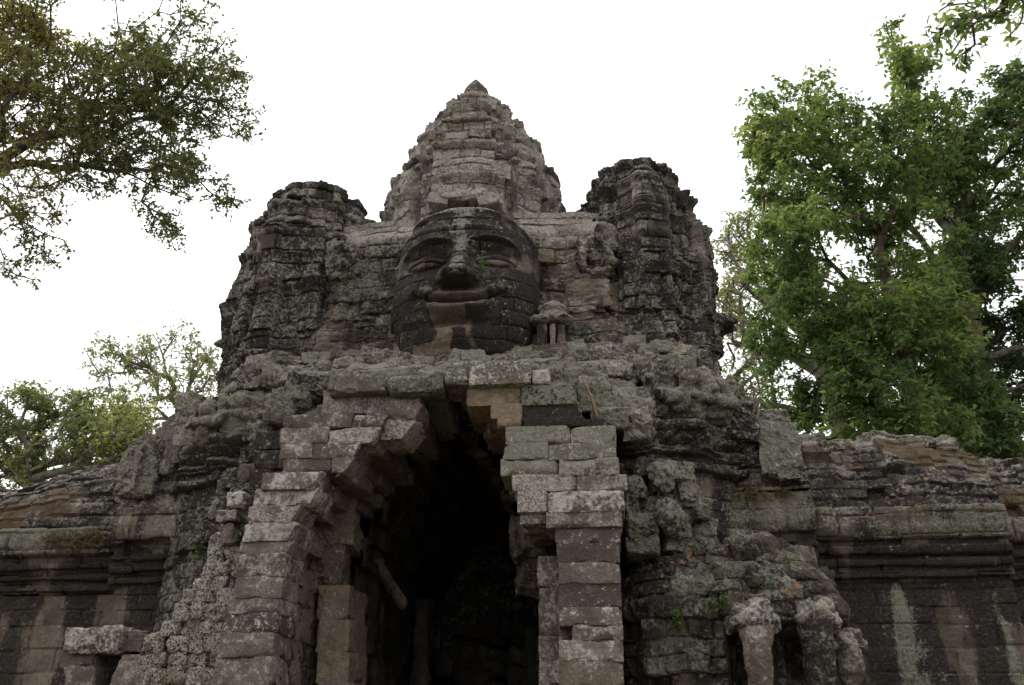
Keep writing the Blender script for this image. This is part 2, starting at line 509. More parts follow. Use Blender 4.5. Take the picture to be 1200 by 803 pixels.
def stone_px(pile, x0, x1, y0, y1, yf, depth, rad=0.05, noise=0.03, seed=None, seg=0.06, rot=0, tx=0, ty=0, shear=0.0, **paint):
    """a stone whose front face, at depth yf, spans the given picture rectangle"""
    a, b = W((x0+x1)/2, y0, yf), W((x0+x1)/2, y1, yf)
    ym = (y0+y1)/2
    l, r = W(x0, ym, yf).x, W(x1, ym, yf).x
    z1, z0 = a.z, b.z
    seed = random.randrange(9999) if seed is None else seed
    v, f = block(((l+r)/2, yf+depth/2, (z0+z1)/2), (r-l, depth, z1-z0+0.004), rot, rad, seg, noise, seed, tx, ty)
    if shear: v[:, 0] += shear*(v[:, 2]-z1)*np.clip((v[:, 0]-l)/(r-l), 0, 1)**2     # end cut back underneath
    pile.add((v, f), **paint)

def lump(parts, voxel=0.05, seed=0, rough=0.03, freq=3.0, smooth=2):
    """union of ellipsoids / tapered limbs, remeshed into one continuous carved surface -> verts, quads"""
    import bmesh
    bm = bmesh.new()
    for p in parts:
        if p[0] == 'e':
            _, c, r = p
            g = bmesh.ops.create_icosphere(bm, subdivisions=3, radius=1.0)
            for v in g['verts']:
                v.co = Vector((v.co.x*r[0]+c[0], v.co.y*r[1]+c[1], v.co.z*r[2]+c[2]))
        else:
            _, pts, rad = p
            pts = [Vector(q) for q in pts]
            for a, bq, ra, rb in zip(pts[:-1], pts[1:], rad[:-1], rad[1:]):
                d = bq-a
                g = bmesh.ops.create_cone(bm, cap_ends=True, segments=16, radius1=ra, radius2=rb, depth=d.length)
                q = d.to_track_quat('Z', 'Y')
                for v in g['verts']: v.co = q @ v.co + (a+bq)/2
            for a, ra in zip(pts, rad):
                g = bmesh.ops.create_icosphere(bm, subdivisions=2, radius=ra)
                for v in g['verts']: v.co += a
    me = bpy.data.meshes.new('lump')
    bm.to_mesh(me); bm.free()
    o = bpy.data.objects.new('lump', me)
    COL.objects.link(o)
    md = o.modifiers.new('r', 'REMESH'); md.mode = 'VOXEL'; md.voxel_size = voxel*RES
    sm = o.modifiers.new('s', 'SMOOTH'); sm.iterations = smooth
    dg = bpy.context.evaluated_depsgraph_get()
    ev = o.evaluated_get(dg).to_mesh()
    n = len(ev.vertices)
    V = np.zeros(n*3, np.float32); ev.vertices.foreach_get('co', V); V = V.reshape(-1, 3).astype(float)
    N = np.zeros(n*3, np.float32); ev.vertices.foreach_get('normal', N); N = N.reshape(-1, 3)
    F = np.array([list(p.vertices) for p in ev.polygons if len(p.vertices) == 4], np.int32)
    o.evaluated_get(dg).to_mesh_clear()
    bpy.data.objects.remove(o); bpy.data.meshes.remove(me)
    k = fbm(V[:, 0], V[:, 1], V[:, 2], freq, 4, seed)*rough
    return V+N*k[:, None], F

# ------------------------------------------------------------------ ground and road
def ground():
    b = NB('dry_soil')
    p, _ = b.geo()
    n = b.noise(p, 0.6, 5); n2 = b.noise(p, 9, 4)
    col = b.mix(b.sm(n, 0.4, 0.6), (0.16, 0.12, 0.085), (0.10, 0.095, 0.05))
    col = b.mix(b.sm(n2, 0.4, 0.7, 0, 0.5), col, (0.07, 0.055, 0.035))
    m = b.diffuse(col, b.bump(n2, 0.5, 0.05))
    V = [(-900, -600, 0), (900, -600, 0), (900, 1200, 0), (-900, 1200, 0)]
    prop(mesh_obj('ground', V, [(0, 1, 2, 3)], m), kind='structure')
    b = NB('packed_earth_road')
    p, _ = b.geo()
    n = b.noise(p, 1.5, 6)
    m = b.diffuse(b.mix(n, (0.13, 0.10, 0.075), (0.20, 0.16, 0.12)), b.bump(n, 0.4, 0.05))
    xs = [-2.0, 2.2]
    V = [(xs[0], -200, .004), (xs[1], -200, .004), (xs[1], 200, .004), (xs[0], 200, .004)]
    prop(mesh_obj('road', V, [(0, 1, 2, 3)], m), kind='structure')
ground()

# ------------------------------------------------------------------ the gate
gate = thing('stone_gate', (0, 22, 0), 'towering weathered sandstone gate with a giant carved face above a dark pointed archway', 'temple gate')

def paint_tower(V, ma, mb, t):
    x, y, z = V.T
    ma[:, 2] = 0.3 + 0.4*sstep(17, 21, z) - 0.3*(t < 0.15)
    ma[:, 1] = 0.5*sstep(0.55, 1.0, t) - 0.12 + .25*fbm(x, y, z*.5, .8, 2, 12)
    ma[:, 3] = np.where((t > 0.30) & (t < 0.34), 0.3, 0)
    mb[:, 1] = 0.12

def tiers(zs, rs, flare=0.09, inset=0.10, moul=0.2):
    """stepped profile: each tier rises plain, flares into a cornice and steps in"""
    out = []
    for i in range(len(zs)-1):
        z0, z1, r0, r1 = zs[i], zs[i+1], rs[i], rs[i+1]
        rm = r0*0.72+r1*0.28
        out += [(z0+0.02, r0-inset*0.6), (z0+0.12, r0-inset*0.6), (z0+0.14, r0-inset), (z1-moul-0.12, rm-inset), (z1-moul, rm-inset*0.3), (z1-moul+0.05, rm), (z1-0.1, rm+flare*0.3), (z1, rm+flare*0.2)]
    return out

def redent(th, k1=0.13, k2=0.05, ph=0.0):
    a = np.abs(((th + math.pi/4) % (math.pi/2)) - math.pi/4)           # angle from the nearest face axis
    return 1.0 - k2*sstep(0.36, 0.38, a) - k1*sstep(0.46, 0.48, a) + (k1*0.9)*sstep(0.60, 0.62, a) - 0.02*sstep(0.70, 0.72, a)

# main tower
zs = [11.0, 13.5, 15.6, 17.1, 18.45, 19.7, 20.75, 21.55]
rs = [3.1, 3.1, 3.06, 2.92, 2.42, 1.84, 1.28, 0.86]
prof = [(z, r, r) for z, r in tiers(zs, rs)] + [(21.62, .82, .82), (21.8, .84, .84), (21.95, .74, .74), (22.05, 0.6, 0.6), (22.2, 0.48, 0.48), (22.25, 0.3, 0.3)]
def tower_extra(P, S):
    th = np.arctan2(P[..., 1]-25, P[..., 0]+0.25)
    z = P[..., 2]
    e = np.zeros_like(z)
    for zc, w in ((17.75, .62), (19.05, .52), (20.2, .44)):          # small blind niches and corner antefixes on each tier
        for a in (-0.72, -2.42, -0.25, -2.9):
            e += 0.16*gauss((th-a)*2.6, w*0.45)**2*sstep(zc-0.55, zc-0.35, z)*(1-sstep(zc+0.15, zc+0.5, z))
        on = sstep(zc-0.6, zc-0.5, z)*(1-sstep(zc+0.22, zc+0.32, z))
        b_ = th+math.pi/2
        e -= 0.24*on*(gauss(np.abs(b_)-0.42, 0.05)+gauss(np.abs(b_)-0.66, 0.045)+gauss(np.abs(b_)-0.98, 0.05))
    return e
tower = ring('central_tower', gate, M_tower, -0.25, 25, prof, n=2.2, seed=11, ch=0.36, bw=0.8, planf=redent, step=0.027, off=0.055, rough=0.05, soft=0.05, groove=.045, miss=0.025, extra=tower_extra, paint=paint_tower)
# worn antefixes left on the corners of the tiers
for z, r, h in ((17.1, 2.84, .7), (18.45, 2.36, .66), (19.7, 1.82, .6), (20.75, 1.26, .45)):
    for a in (-2.36, -2.0, -1.14, -0.78, -0.42, -2.72, 0.3, 2.84):
        if random.random() < .78:
            hh, w = h*random.uniform(.6, 1.15), random.uniform(.38, .62)
            pl = Pile()
            pl.add(block((-0.25+r*.9*math.cos(a), 25+r*.9*math.sin(a), z+hh/2-.05), (w, w, hh), a, .10, .045, .06, int(z*100+a*10), random.uniform(-.06, .1), random.uniform(-.06, .06)), lich=random.uniform(.3, .7), white=random.uniform(0, .4), dark=random.uniform(-.3, .2))
            pl.build('antefix', M_tower, tower)
# finial: worn bud
pr = [(22.1, .40), (22.3, .46), (22.5, .43), (22.68, .32), (22.86, .18), (22.98, .09), (23.05, .02)]
ring('finial', tower, M_tower, -0.31, 25, [(z, r, r) for z, r in pr], n=2, seed=13, ch=0.5, bw=3, off=0.0, groove=0.0, soft=0, rough=0.04, step=0.03)

# side towers
def side_tower(cx, seed, top, k):
    cy = 24.2
    zs = [9.4, 11.6, 13.9, 15.6, 16.8, 17.8]
    rs = [2.28*k, 2.32*k, 2.3*k, 2.1*k, 1.7*k, 1.16*k]
    prof = [(z, r, r) for z, r in tiers(zs, rs, 0.05, 0.10, 0.2)] + [(17.85, .94*k, .94*k), (17.95, 1.0*k, 1.0*k), (18.12, .94*k, .94*k), (18.24, .72*k, .72*k), (18.32, 0.45*k, 0.45*k), (18.36, 0.2, 0.2)]
    dz = top-18.36
    prof = [(z+dz*(z-9.4)/9, a, b) for z, a, b in prof]
    def ex(P, S):
        X, Y, Z = P[..., 0], P[..., 1], P[..., 2]
        th = np.arctan2(Y-cy, X-cx)
        e = 0.10*fbm(X, Y, Z, 0.8, 2, seed)
        # a worn guardian mass left standing on the front
        e += 0.30*gauss((th+1.5)*1.9, 0.62)*sstep(15.5, 15.8, Z)*(1-sstep(17.1, 17.5, Z))
        e += 0.22*gauss((th+1.5)*1.9, 0.75)*sstep(14.4, 14.7, Z)*(1-sstep(15.6, 16.0, Z))
        e += 0.11*np.tanh(4*np.sin(11*th+seed))*sstep(15.8, 15.2, Z)*(0.5+0.5*np.sign(np.sin(Z*1.9+seed)))
        e += 0.10*np.tanh(4*np.sin(7*th+1.3*seed))*sstep(10, 10.5, Z)*(1-sstep(17.2, 17.6, Z))
        e -= 0.25*(gauss(th+0.72, 0.06)+gauss(th+2.35, 0.06))*sstep(14.4, 14.7, Z)*(1-sstep(17.0, 17.2, Z))
        return e
    def pt(V, ma, mb, t):
        paint_tower(V, ma, mb, t)
        z = V[:, 2]
        ma[:, 1] += 0.3 + 0.42*sstep(17.0, 17.9, z) + 0.45*(t > 0.7) + .25*sstep(14.5, 13.5, z)
        mb[:, 2] += .25*sstep(14.5, 13.0, z)
        ma[:, 2] -= 0.15
    return ring('side_tower', gate, M_tower, cx, cy, prof, n=2.3, seed=seed, ch=0.43, bw=0.62, planf=lambda th: redent(th, .05, .04), off=0.06, rough=0.06, soft=0.04, groove=.055, step=.03, miss=0.03, big=0.06, extra=ex, paint=pt)
st_l = side_tower(-5.3, 21, 18.1, 1.0)
st_r = side_tower(4.95, 33, 18.25, .95)

# shared body under the three towers
prof = [(9.4, 6.95, 3.35), (10.6, 6.9, 3.3), (11.6, 6.75, 3.2), (13.0, 6.6, 3.05), (14.4, 6.45, 2.95), (15.2, 6.3, 2.85), (15.55, 6.25, 2.8), (15.6, 6.1, 2.6), (15.95, 6.0, 2.55), (16.0, 5.6, 2.1)]
def body_extra(P, S):
    X, Z = P[..., 0], P[..., 2]
    e = np.zeros_like(X)
    front = P[..., 1] < 24
    ax = np.abs(X)
    e += 0.5*front*(1-sstep(3.6, 4.6, ax))*(1-sstep(14.9, 15.6, Z))*0.6
    e += front*0.30*gauss(ax-4.6, 1.0)*gauss(Z-11.2, 1.6)                # kneeling-figure mass, worn smooth
    for sx in (-1, 1):                                                  # small arched niches high on the shoulders
        d = np.hypot((X-sx*3.55)/0.34, (Z-14.75)/0.48)
        e += front*(0.26*gauss(d-1.15, 0.22) - 0.18*(1-sstep(0.7, 0.95, d)))
        e += front*0.22*gauss(np.hypot((X-sx*3.55)/0.22, (Z-14.62)/0.36), 0.8)
    # pilasters with weathered carving
    e += front*0.07*np.tanh(6*np.sin(ax*4.2))*sstep(2.4, 2.8, ax)*(1-sstep(13.2, 13.8, Z))
    e += front*(0.09*np.abs(fbm(X*2.2, P[..., 1], Z*2.4, 1.9, 3, 5))-.02)*(1-sstep(13.6, 14.3, Z))
    e += front*0.05*np.sign(np.sin(X*3.1+1.3))*np.sign(np.sin(Z*2.3))*sstep(2.2, 2.6, ax)*(1-sstep(13.3, 13.8, Z))
    return e
def paint_body(V, ma, mb, t):
    x, y, z = V.T
    n = fbm(x, y, z, 0.7, 2, 8)
    ma[:, 1] = 0.02 + 0.35*sstep(5.6, 6.6, np.abs(x)) + 0.4*(t > 0.72) + 0.45*n - 0.3*sstep(14.5, 15.5, z)
    ma[:, 2] = 0.1 + 0.45*sstep(13.8, 15.4, z) + 0.2*sstep(11.2, 10.2, z)
    ma[:, 3] = np.where((t > 0.4) & (t < 0.46), 0.5, 0)
    mb[:, 2] = 0.15 + 0.45*n
    mb[:, 1] = 0.12*sstep(14, 15.5, z)
body = ring('tower_body', gate, M_body, -0.3, 25.2, prof, n=3.0, seed=45, ch=0.42, bw=0.68, step=.028, off=0.06, rough=0.045, soft=0.035, groove=.06, miss=0.02, big=0.03, fine=.034, extra=body_extra, paint=paint_body)

# ---------------- the giant faces
FACE_W = [1.35, 1.62, 1.8, 1.97, 2.03, 2.02, 1.88, 1.52, 1.12, 0.6]
def face_height(x, z, flat=1.0):
    """depth of the carved face in metres; x across, z = 0 at the chin line .. 4.9 at the diadem"""
    zz = np.array([-0.5, 0.0, 0.45, 1.1, 1.9, 2.9, 3.8, 4.4, 4.75, 5.0])
    w = np.interp(z, zz, FACE_W)
    D = np.interp(z, zz, [0.25, 0.62, 0.88, 1.08, 1.16, 1.12, 1.02, 0.80, 0.56, 0.25])
    q = np.clip(np.abs(x)/w, 0, 1)
    h = D*np.clip(1-q**2.7, 0, 1)**0.52
    ax = np.abs(x)
    # diadem band
    h += 0.04*sstep(3.78, 3.86, z - 0.10*(1-(x/1.9)**2))*(1-q**6)
    h += 0.03*gauss(z-3.92-0.10*(1-(x/1.9)**2), 0.05)*(1-q**6)
    # brows
    zb = 3.26 + 0.30*(1-((ax-0.8)/0.85)**2)
    h += 0.17*gauss(z-zb, 0.09)*sstep(0.1, 0.3, ax)*(1-sstep(1.45, 1.75, ax))
    # eye hollows, eyeballs, heavy half-closed lids
    ex = ax-0.98
    h -= 0.30*np.exp(-(ex/0.64)**4 - ((z-2.95)/0.30)**2)
    el = 1-(ex/0.56)**2-((z-2.86)/0.27)**2
    h += 0.34*np.sqrt(np.clip(el, 0, 1))
    zl = 2.74 + 0.10*(1-(ex/0.55)**2)
    h -= 0.13*gauss(z-zl+0.02, 0.04)*(1-sstep(0.42, 0.58, np.abs(ex)))
    zu = 2.86+0.24*np.sqrt(np.clip(1-(ex/0.60)**2, 0, 1))
    h += 0.11*gauss(z-zu, 0.045)*(1-sstep(0.5, 0.64, np.abs(ex)))
    h += 0.05*gauss(z-2.58, 0.06)*(1-sstep(0.4, 0.65, np.abs(ex)))
    # nose
    tz = np.clip((3.35-z)/(3.35-2.06), 0, 1)
    nw = 0.22+0.29*tz**1.6
    nh = 0.12+0.36*tz**1.1
    on = sstep(1.92, 2.05, z)*(1-sstep(3.3, 3.55, z))
    h += on*nh*np.exp(-(ax/nw)**3.2)
    h += 0.36*np.sqrt(np.clip(1-((ax-0.42)/0.25)**2-((z-2.19)/0.19)**2, 0, 1))
    h += 0.17*np.sqrt(np.clip(1-(ax/0.42)**2-((z-2.18)/0.24)**2, 0, 1))
    # cheeks and the folds beside the nose
    h += 0.13*np.exp(-((ax-1.12)/0.42)**2-((z-1.95)/0.42)**2)
    h -= 0.07*gauss(ax-0.62-0.35*(2.1-z), 0.09)*sstep(1.3, 1.5, z)*(1-sstep(2.1, 2.3, z))
    # broad smiling lips, corners lifted
    cu = 0.27*(ax/1.1)**2
    le = np.clip(1-(ax/1.12)**2, 0, 1)**0.5
    zu_ = 1.64+cu+0.05*np.cos(np.clip(ax/0.5, 0, 1)*math.pi)*0.5
    h += 0.30*gauss(z-zu_-0.02, 0.12)*le
    h -= 0.26*gauss(z-(1.49+cu), 0.05)*np.clip(1-(ax/1.34)**2, 0, 1)**0.4
    h += 0.36*np.exp(-np.abs((z-(1.29+cu*0.9))/0.15)**2.4)*np.clip(1-(ax/1.0)**2, 0, 1)**0.5
    h -= 0.09*np.exp(-((ax-1.22)/0.13)**2-((z-1.72)/0.13)**2)
    h -= 0.22*np.exp(-(ax/0.85)**2-((z-0.98)/0.11)**2)
    # chin
    h += 0.20*np.exp(-(ax/0.58)**2-((z-0.62)/0.30)**2)
    # long ears
    h += 0.16*gauss(ax-2.02, 0.12)*sstep(1.0, 1.4, z)*(1-sstep(3.0, 3.4, z))
    h += 0.16*gauss(z-4.72+0.42*(x/1.5)**2, 0.12)*(ax < 1.5)
    return h

def stone_face(name, parent, org, right, out, zc, scale=1.0, step=0.03, seed=3, main=True):
    step *= RES
    org, right, out = np.array(org), np.array(right), np.array(out)
    xs = np.arange(-2.35, 2.35, step/scale); zs = np.arange(-0.5, 5.05, step/scale)
    X, Z = np.meshgrid(xs, zs)
    edge = np.minimum(np.minimum(2.35-np.abs(X), Z+0.5), 5.05-Z)
    H = face_height(X, Z)*(1.0 if main else 0.92)
    wx = fbm(X, Z, X*0, 1.2, 2, seed)*0.05
    d, r1, r2, _ = masonry(X+wx+20, Z+wx, 0.44, 0.95, seed)
    n1 = fbm(X, Z, 0*X+seed, 1.4, 3, seed+1); n2 = fbm(X, Z, 0*X+seed, 6, 3, seed+2, .6)
    wz = np.interp(Z, [-0.5, 0.0, 0.45, 1.1, 1.9, 2.9, 3.8, 4.4, 4.75, 5.0], FACE_W)
    H = H - 0.8*sstep(0.10, 0.4, np.abs(X)-wz) 
    H = H + (r1-0.5)*0.04 - 0.03*sstep(.35, .7, fbm(X, Z, X*0+3, 2.2, 3, 14)) - 0.042*gauss(d, 0.02)*(0.4+0.9*sstep(-.3, .5, n1)) - 0.03*gauss(d, .06)*sstep(.2, .6, n1) + 0.025*n1 + 0.016*n2
    H = H - 0.6*(1-sstep(0.0, 0.3, edge+0.12*n1))
    if not main: H = H + 0.13*(r1-.5)*(np.abs(X) < 2.0) - .05*gauss(d, .03) + .10*fbm(X, Z, X*0+seed, .9, 3, seed+6) - np.where(r2 > .86, .16, 0)
    P = org + X[..., None]*scale*right + H[..., None]*scale*out
    P[..., 2] += Z*scale + zc
    n = X.size
    ma, mb = rgba(n, r2), rgba(n, 0)
    if main:
        och = np.zeros_like(X)
        cen = gauss(X+0.10-0.1*n1, 0.42)
        lips = sstep(1.08, 1.16, Z)*(1-sstep(1.8+.2*(X/1.1)**2, 1.9+.2*(X/1.1)**2, Z))*(1-sstep(.75, 1.05, np.abs(X)))
        och += .22*lips*(.7+.5*n1)
        och += 1.1*cen*(1-sstep(1.02, 1.12, Z))*(r1 > 0.22)*sstep(-.25, .15, fbm(X, Z, X*0, 1.9, 3, 15)+.12)
        och += 0.8*(r1 > 0.45)*(1-sstep(0.3, 0.5, Z))*(np.abs(X) < 1.3)
        och += 0.35*np.exp(-((np.abs(X)-1.0)/0.5)**2-((Z-2.7)/0.2)**2)
        ma[:, 3] = np.clip(och, 0, 1).ravel()
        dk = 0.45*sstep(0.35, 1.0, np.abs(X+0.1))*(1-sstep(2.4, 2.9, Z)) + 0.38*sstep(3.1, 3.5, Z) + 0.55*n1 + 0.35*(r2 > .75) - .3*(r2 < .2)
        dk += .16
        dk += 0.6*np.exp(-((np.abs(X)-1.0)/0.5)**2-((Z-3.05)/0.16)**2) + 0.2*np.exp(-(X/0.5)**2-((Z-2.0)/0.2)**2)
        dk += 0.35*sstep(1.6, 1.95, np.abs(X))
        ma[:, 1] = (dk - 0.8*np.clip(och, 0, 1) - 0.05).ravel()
        ma[:, 2] = (0.05 + 0.3*n2 + 0.5*gauss(X, 0.25)*sstep(2.2, 2.5, Z) + 0.75*sstep(4.45, 4.7, Z)).ravel()
        mb[:, 1] = (0.25*n1 + 0.05 + 0.55*sstep(4.45, 4.65, Z) + 0.3*gauss(X-.25, .25)*gauss(Z-2.3, .2)).ravel()
        mb[:, 2] = (0.55*np.exp(-((np.abs(X)-0.9)/0.6)**2-((Z-1.95)/0.25)**2) + 0.5*np.exp(-((X+.5)/.5)**2-((Z-3.75)/.2)**2)).ravel()
    else:
        ma[:, 1] = (-0.05+0.5*n1+0.3*(r1 > .7)).ravel()
        ma[:, 2] = .3
        mb[:, 1] = .1
        mb[:, 2] = (.3+.4*n1).ravel()
        ma[:, 3] = (0.4*(r1 > .88)).ravel()
    return mesh_obj(name, P.reshape(-1, 3), grid_faces(*X.shape), M_face, parent, False, {'ma': ma, 'mb': mb})
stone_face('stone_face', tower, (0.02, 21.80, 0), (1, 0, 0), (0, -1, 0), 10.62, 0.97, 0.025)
stone_face('stone_face', st_l, (-6.6, 24.9, 0), (0, -1, 0), (-1, 0, 0), 10.9, 0.98, 0.045, 17, False)
stone_face('stone_face', st_r, (6.0, 24.9, 0), (0, 1, 0), (1, 0, 0), 10.9, 0.98, 0.045, 19, False)

pl = Pile()                                                   # broken hood stones over the brow of the great face
for i, (px, py, w) in enumerate([(515, 237, .5), (530, 232, .6), (547, 229, .55), (563, 231, .5), (576, 236, .45), (538, 222, .5), (520, 226, .4)]):
    c = W(px, py+5, 22.0)
    pl.add(block(c, (w*random.uniform(1.0, 1.5), .9, random.uniform(.22, .4)), random.uniform(-.2, .2), .12, .04, .07, 60+i, random.uniform(-.1, .2), (545-px)*-.006), white=random.uniform(.1, .6), lich=.7, green=random.uniform(0, .5), dark=-.1)
pl.build('hood_stones', M_tower, tower)

# ---------------- terrace under the body: cornice, ledge of worn figures, sloping rubble
tp = [(0.0, 7.6, 5.15), (6.9, 7.5, 5.05), (7.2, 7.5, 5.1), (7.3, 7.65, 5.25), (7.42, 7.65, 5.25), (7.46, 7.5, 5.05), (7.60, 7.5, 5.05), (7.66, 7.55, 5.2), (7.78, 7.55, 5.28), (7.9, 7.4, 5.15),
      (8.05, 7.45, 5.33), (8.3, 7.45, 5.5), (8.4, 7.4, 5.5), (8.46, 7.15, 4.85), (8.55, 7.1, 4.75), (9.3, 6.95, 4.7), (9.75, 6.8, 4.75), (9.85, 6.8, 4.9), (10.05, 6.7, 4.85), (10.2, 6.55, 4.5), (10.6, 6.5, 4.0), (11.1, 6.45, 3.5), (11.3, 6.2, 3.0)]
def terrace_extra(P, S):
    X, Z = P[..., 0], P[..., 2]
    front = P[..., 1] < 23
    e = front*0.16*np.cos(X*2*math.pi/1.15)*gauss(Z-7.95, 0.5)              # scalloped mouldings under each figure
    e += front*0.22*fbm(X, P[..., 1], Z, 1.4, 3, 77)*sstep(8.6, 9.2, Z)
    return e
def paint_terrace(V, ma, mb, t):
    x, y, z = V.T
    ma[:, 1] = 0.15 + 0.5*gauss(z-7.7, 0.45) + 0.35*(t > 0.75) - 0.25*sstep(9.6, 10.2, z)
    ma[:, 2] = 0.35*sstep(9.4, 10.2, z) + 0.2
    ma[:, 3] = np.where(t < 0.22, 0.7, 0)*gauss(z-8.6, 1.4)
    mb[:, 2] = 0.55*sstep(9.4, 10.2, z) + 0.2
    mb[:, 0] = 0.2*gauss(z-8.5, .2)
def gate_hole(c):
    x, y, z = c.T
    hw = np.interp(z, [0, 5.2, 6.4, 7.4, 8.2, 8.6], [2.1, 2.1, 1.85, 1.35, 0.7, 0.3])
    return (y < 23) & (np.abs(x-0.0) < hw+0.35) & (z < 8.5)
terrace = ring('terrace', gate, M_body, -0.2, 25.0, tp, n=4.2, seed=61, ch=0.38, bw=0.8, off=0.10, rough=0.07, soft=0.06, miss=0.03, big=0.06, step=0.04, hole=gate_hole, extra=terrace_extra, paint=paint_terrace)

def figure(x, y, z, s, seed, lean=0.0):
    """worn half-length praying figure carved on the ledge"""
    p = [('e', (0, 0.10, 0.25), (0.40, 0.28, 0.30)), ('e', (0, 0.08, 0.52), (0.42, 0.24, 0.17)), ('e', (lean, -0.02, 0.78), (0.20, 0.19, 0.20)),
         ('e', (lean, 0.06, 0.90), (0.27, 0.22, 0.12)), ('e', (lean, 0.08, 1.0), (0.2, 0.18, 0.12)), ('e', (-.4, .22, .8), (.2, .2, .35)), ('e', (.4, .22, .8), (.2, .2, .35)), ('e', (0, .3, 1.0), (.6, .25, .14)),
         ('l', [(-0.36, 0, 0.58), (-0.40, -0.12, 0.34), (-0.12, -0.28, 0.42)], [0.12, 0.10, 0.09]),
         ('l', [(0.36, 0, 0.58), (0.40, -0.12, 0.34), (0.12, -0.28, 0.42)], [0.12, 0.10, 0.09])]
    v, f = lump(p, 0.036, seed, 0.11, 3.6, 1)
    v = v*s + np.array([x, y, z])
    return v, f
fig_spots = [(4.0, 20.35, 8.5, 1.1), (4.8, 20.2, 8.5, 1.25), (5.6, 20.25, 8.5, 1.25), (6.3, 20.5, 8.5, 1.1), (-4.5, 20.3, 8.5, 1.0), (-5.4, 20.25, 8.45, 1.1), (-6.3, 20.5, 8.45, 1.0)]
for i, (x, y, z, s) in enumerate(fig_spots):
    pl = Pile()
    pl.add(figure(x, y, z, s, 200+i, random.uniform(-.05, .05)), dark=random.uniform(-.2, .35), lich=0.3, och=random.choice((0, .25, 0)), green=0.5)
    pl.build('carved_figure', M_body, terrace)

# hood stones standing along the slope between ledge and tower body
pl = Pile()
for i in range(120):
    sx = random.choice((-1, 1))
    x = sx*random.uniform(2.2, 6.3) if i > 30 else random.uniform(-2.4, 2.6)
    t = random.random()
    z = 9.75 + 1.35*t
    y = 20.2 + 1.3*t + max(0, abs(x)-5.4)*1.1
    w, h = random.uniform(.35, .95), random.uniform(.2, .42)
    pl.add(block((x, y+.2, z), (w, random.uniform(.4, .8), h), random.uniform(-.2, .2), 0.11, 0.055, 0.09, i, random.uniform(-.2, .2), random.uniform(-.12, .12)),
           dark=random.uniform(-.3, .25), lich=random.uniform(.1, .7), green=random.uniform(0, .9), white=random.uniform(0, .3))
for i in range(110):
    sx = -1 if i % 2 else 1
    t = random.random()
    x = 6.55 + 1.75*t + random.uniform(-.25, .2)
    y = random.uniform(20.9, 24.2)
    z = 10.1 - 1.75*t**.8 + random.uniform(-.15, .1) - .1*(22.5-y)
    pl.add(block((sx*x-.2, y, z-.5), (random.uniform(.5, 1.0), random.uniform(.5, .9), random.uniform(.9, 1.4)), random.uniform(-.2, .2), .11, .06, .09, 900+i, random.uniform(-.15, .15), random.uniform(-.1, .1)),
           dark=random.uniform(-.25, .35), lich=random.uniform(.1, .6), green=random.uniform(0, .8), white=random.uniform(0, .3))
pl.build('ledge_rubble', M_body, terrace)

# ---------------- niche pavilion right of the face, and its twin on the left worn to a stump
pl = Pile()
for (x0, x1, y0, y1, yf, dp, kw) in [(629, 641, 379, 407, 21.35, .6, dict(och=.35, dark=.1)), (644, 651, 379, 407, 21.3, .4, dict(och=.2, lich=.1)), (653, 662, 379, 408, 21.35, .6, dict(och=.35, dark=.1)), (626, 668, 406, 416, 21.2, .9, dict(green=.5, lich=.3))]:
    stone_px(pl, x0, x1, y0, y1, yf, dp, .05, .03, **kw)
c = W(647, 372, 21.55)
pl.add(lump([('e', (c.x, c.y+.1, c.z), (.44, .42, .22)), ('e', (c.x, c.y+.02, c.z+.22), (.36, .4, .18)), ('e', (c.x+.03, c.y+.15, c.z+.36), (.24, .3, .15)), ('e', (c.x-.3, c.y-.02, c.z-.12), (.3, .42, .12)), ('e', (c.x+.3, c.y-.02, c.z-.12), (.28, .42, .12))], .03, 5, .07, 4, 1), lich=.5, white=.15, green=.3)
pl.build('niche', M_body, body)

for i, (px, py, yf) in enumerate([(402, 306, 21.95), (698, 300, 21.98)]):
    c = W(px, py, yf)
    arch = [(c.x-.42, c.y+.12, c.z-.35), (c.x-.40, c.y+.05, c.z+.05), (c.x-.22, c.y, c.z+.36), (c.x, c.y-.03, c.z+.47), (c.x+.22, c.y, c.z+.36), (c.x+.40, c.y+.05, c.z+.05), (c.x+.42, c.y+.12, c.z-.35)]
    pl = Pile()
    pl.add(lump([('l', arch, [.11, .13, .14, .16, .14, .13, .11]), ('e', (c.x, c.y+.15, c.z+.02), (.25, .26, .30)), ('e', (c.x, c.y-.10, c.z-.02), (.06, .09, .11)), ('e', (c.x, c.y-.06, c.z-.15), (.12, .07, .04)), ('e', (c.x, c.y+.02, c.z+.14), (.24, .16, .06)),
                 ('e', (c.x, c.y+.3, c.z-.42), (.5, .28, .16)), ('e', (c.x, c.y+.5, c.z), (.5, .35, .5))], .03, 90+i, .10, 4, 1), lich=.3, white=.1, och=(.1 if i else 0), green=.3, dark=.2)
    pl.build('carved_head', M_body, body)

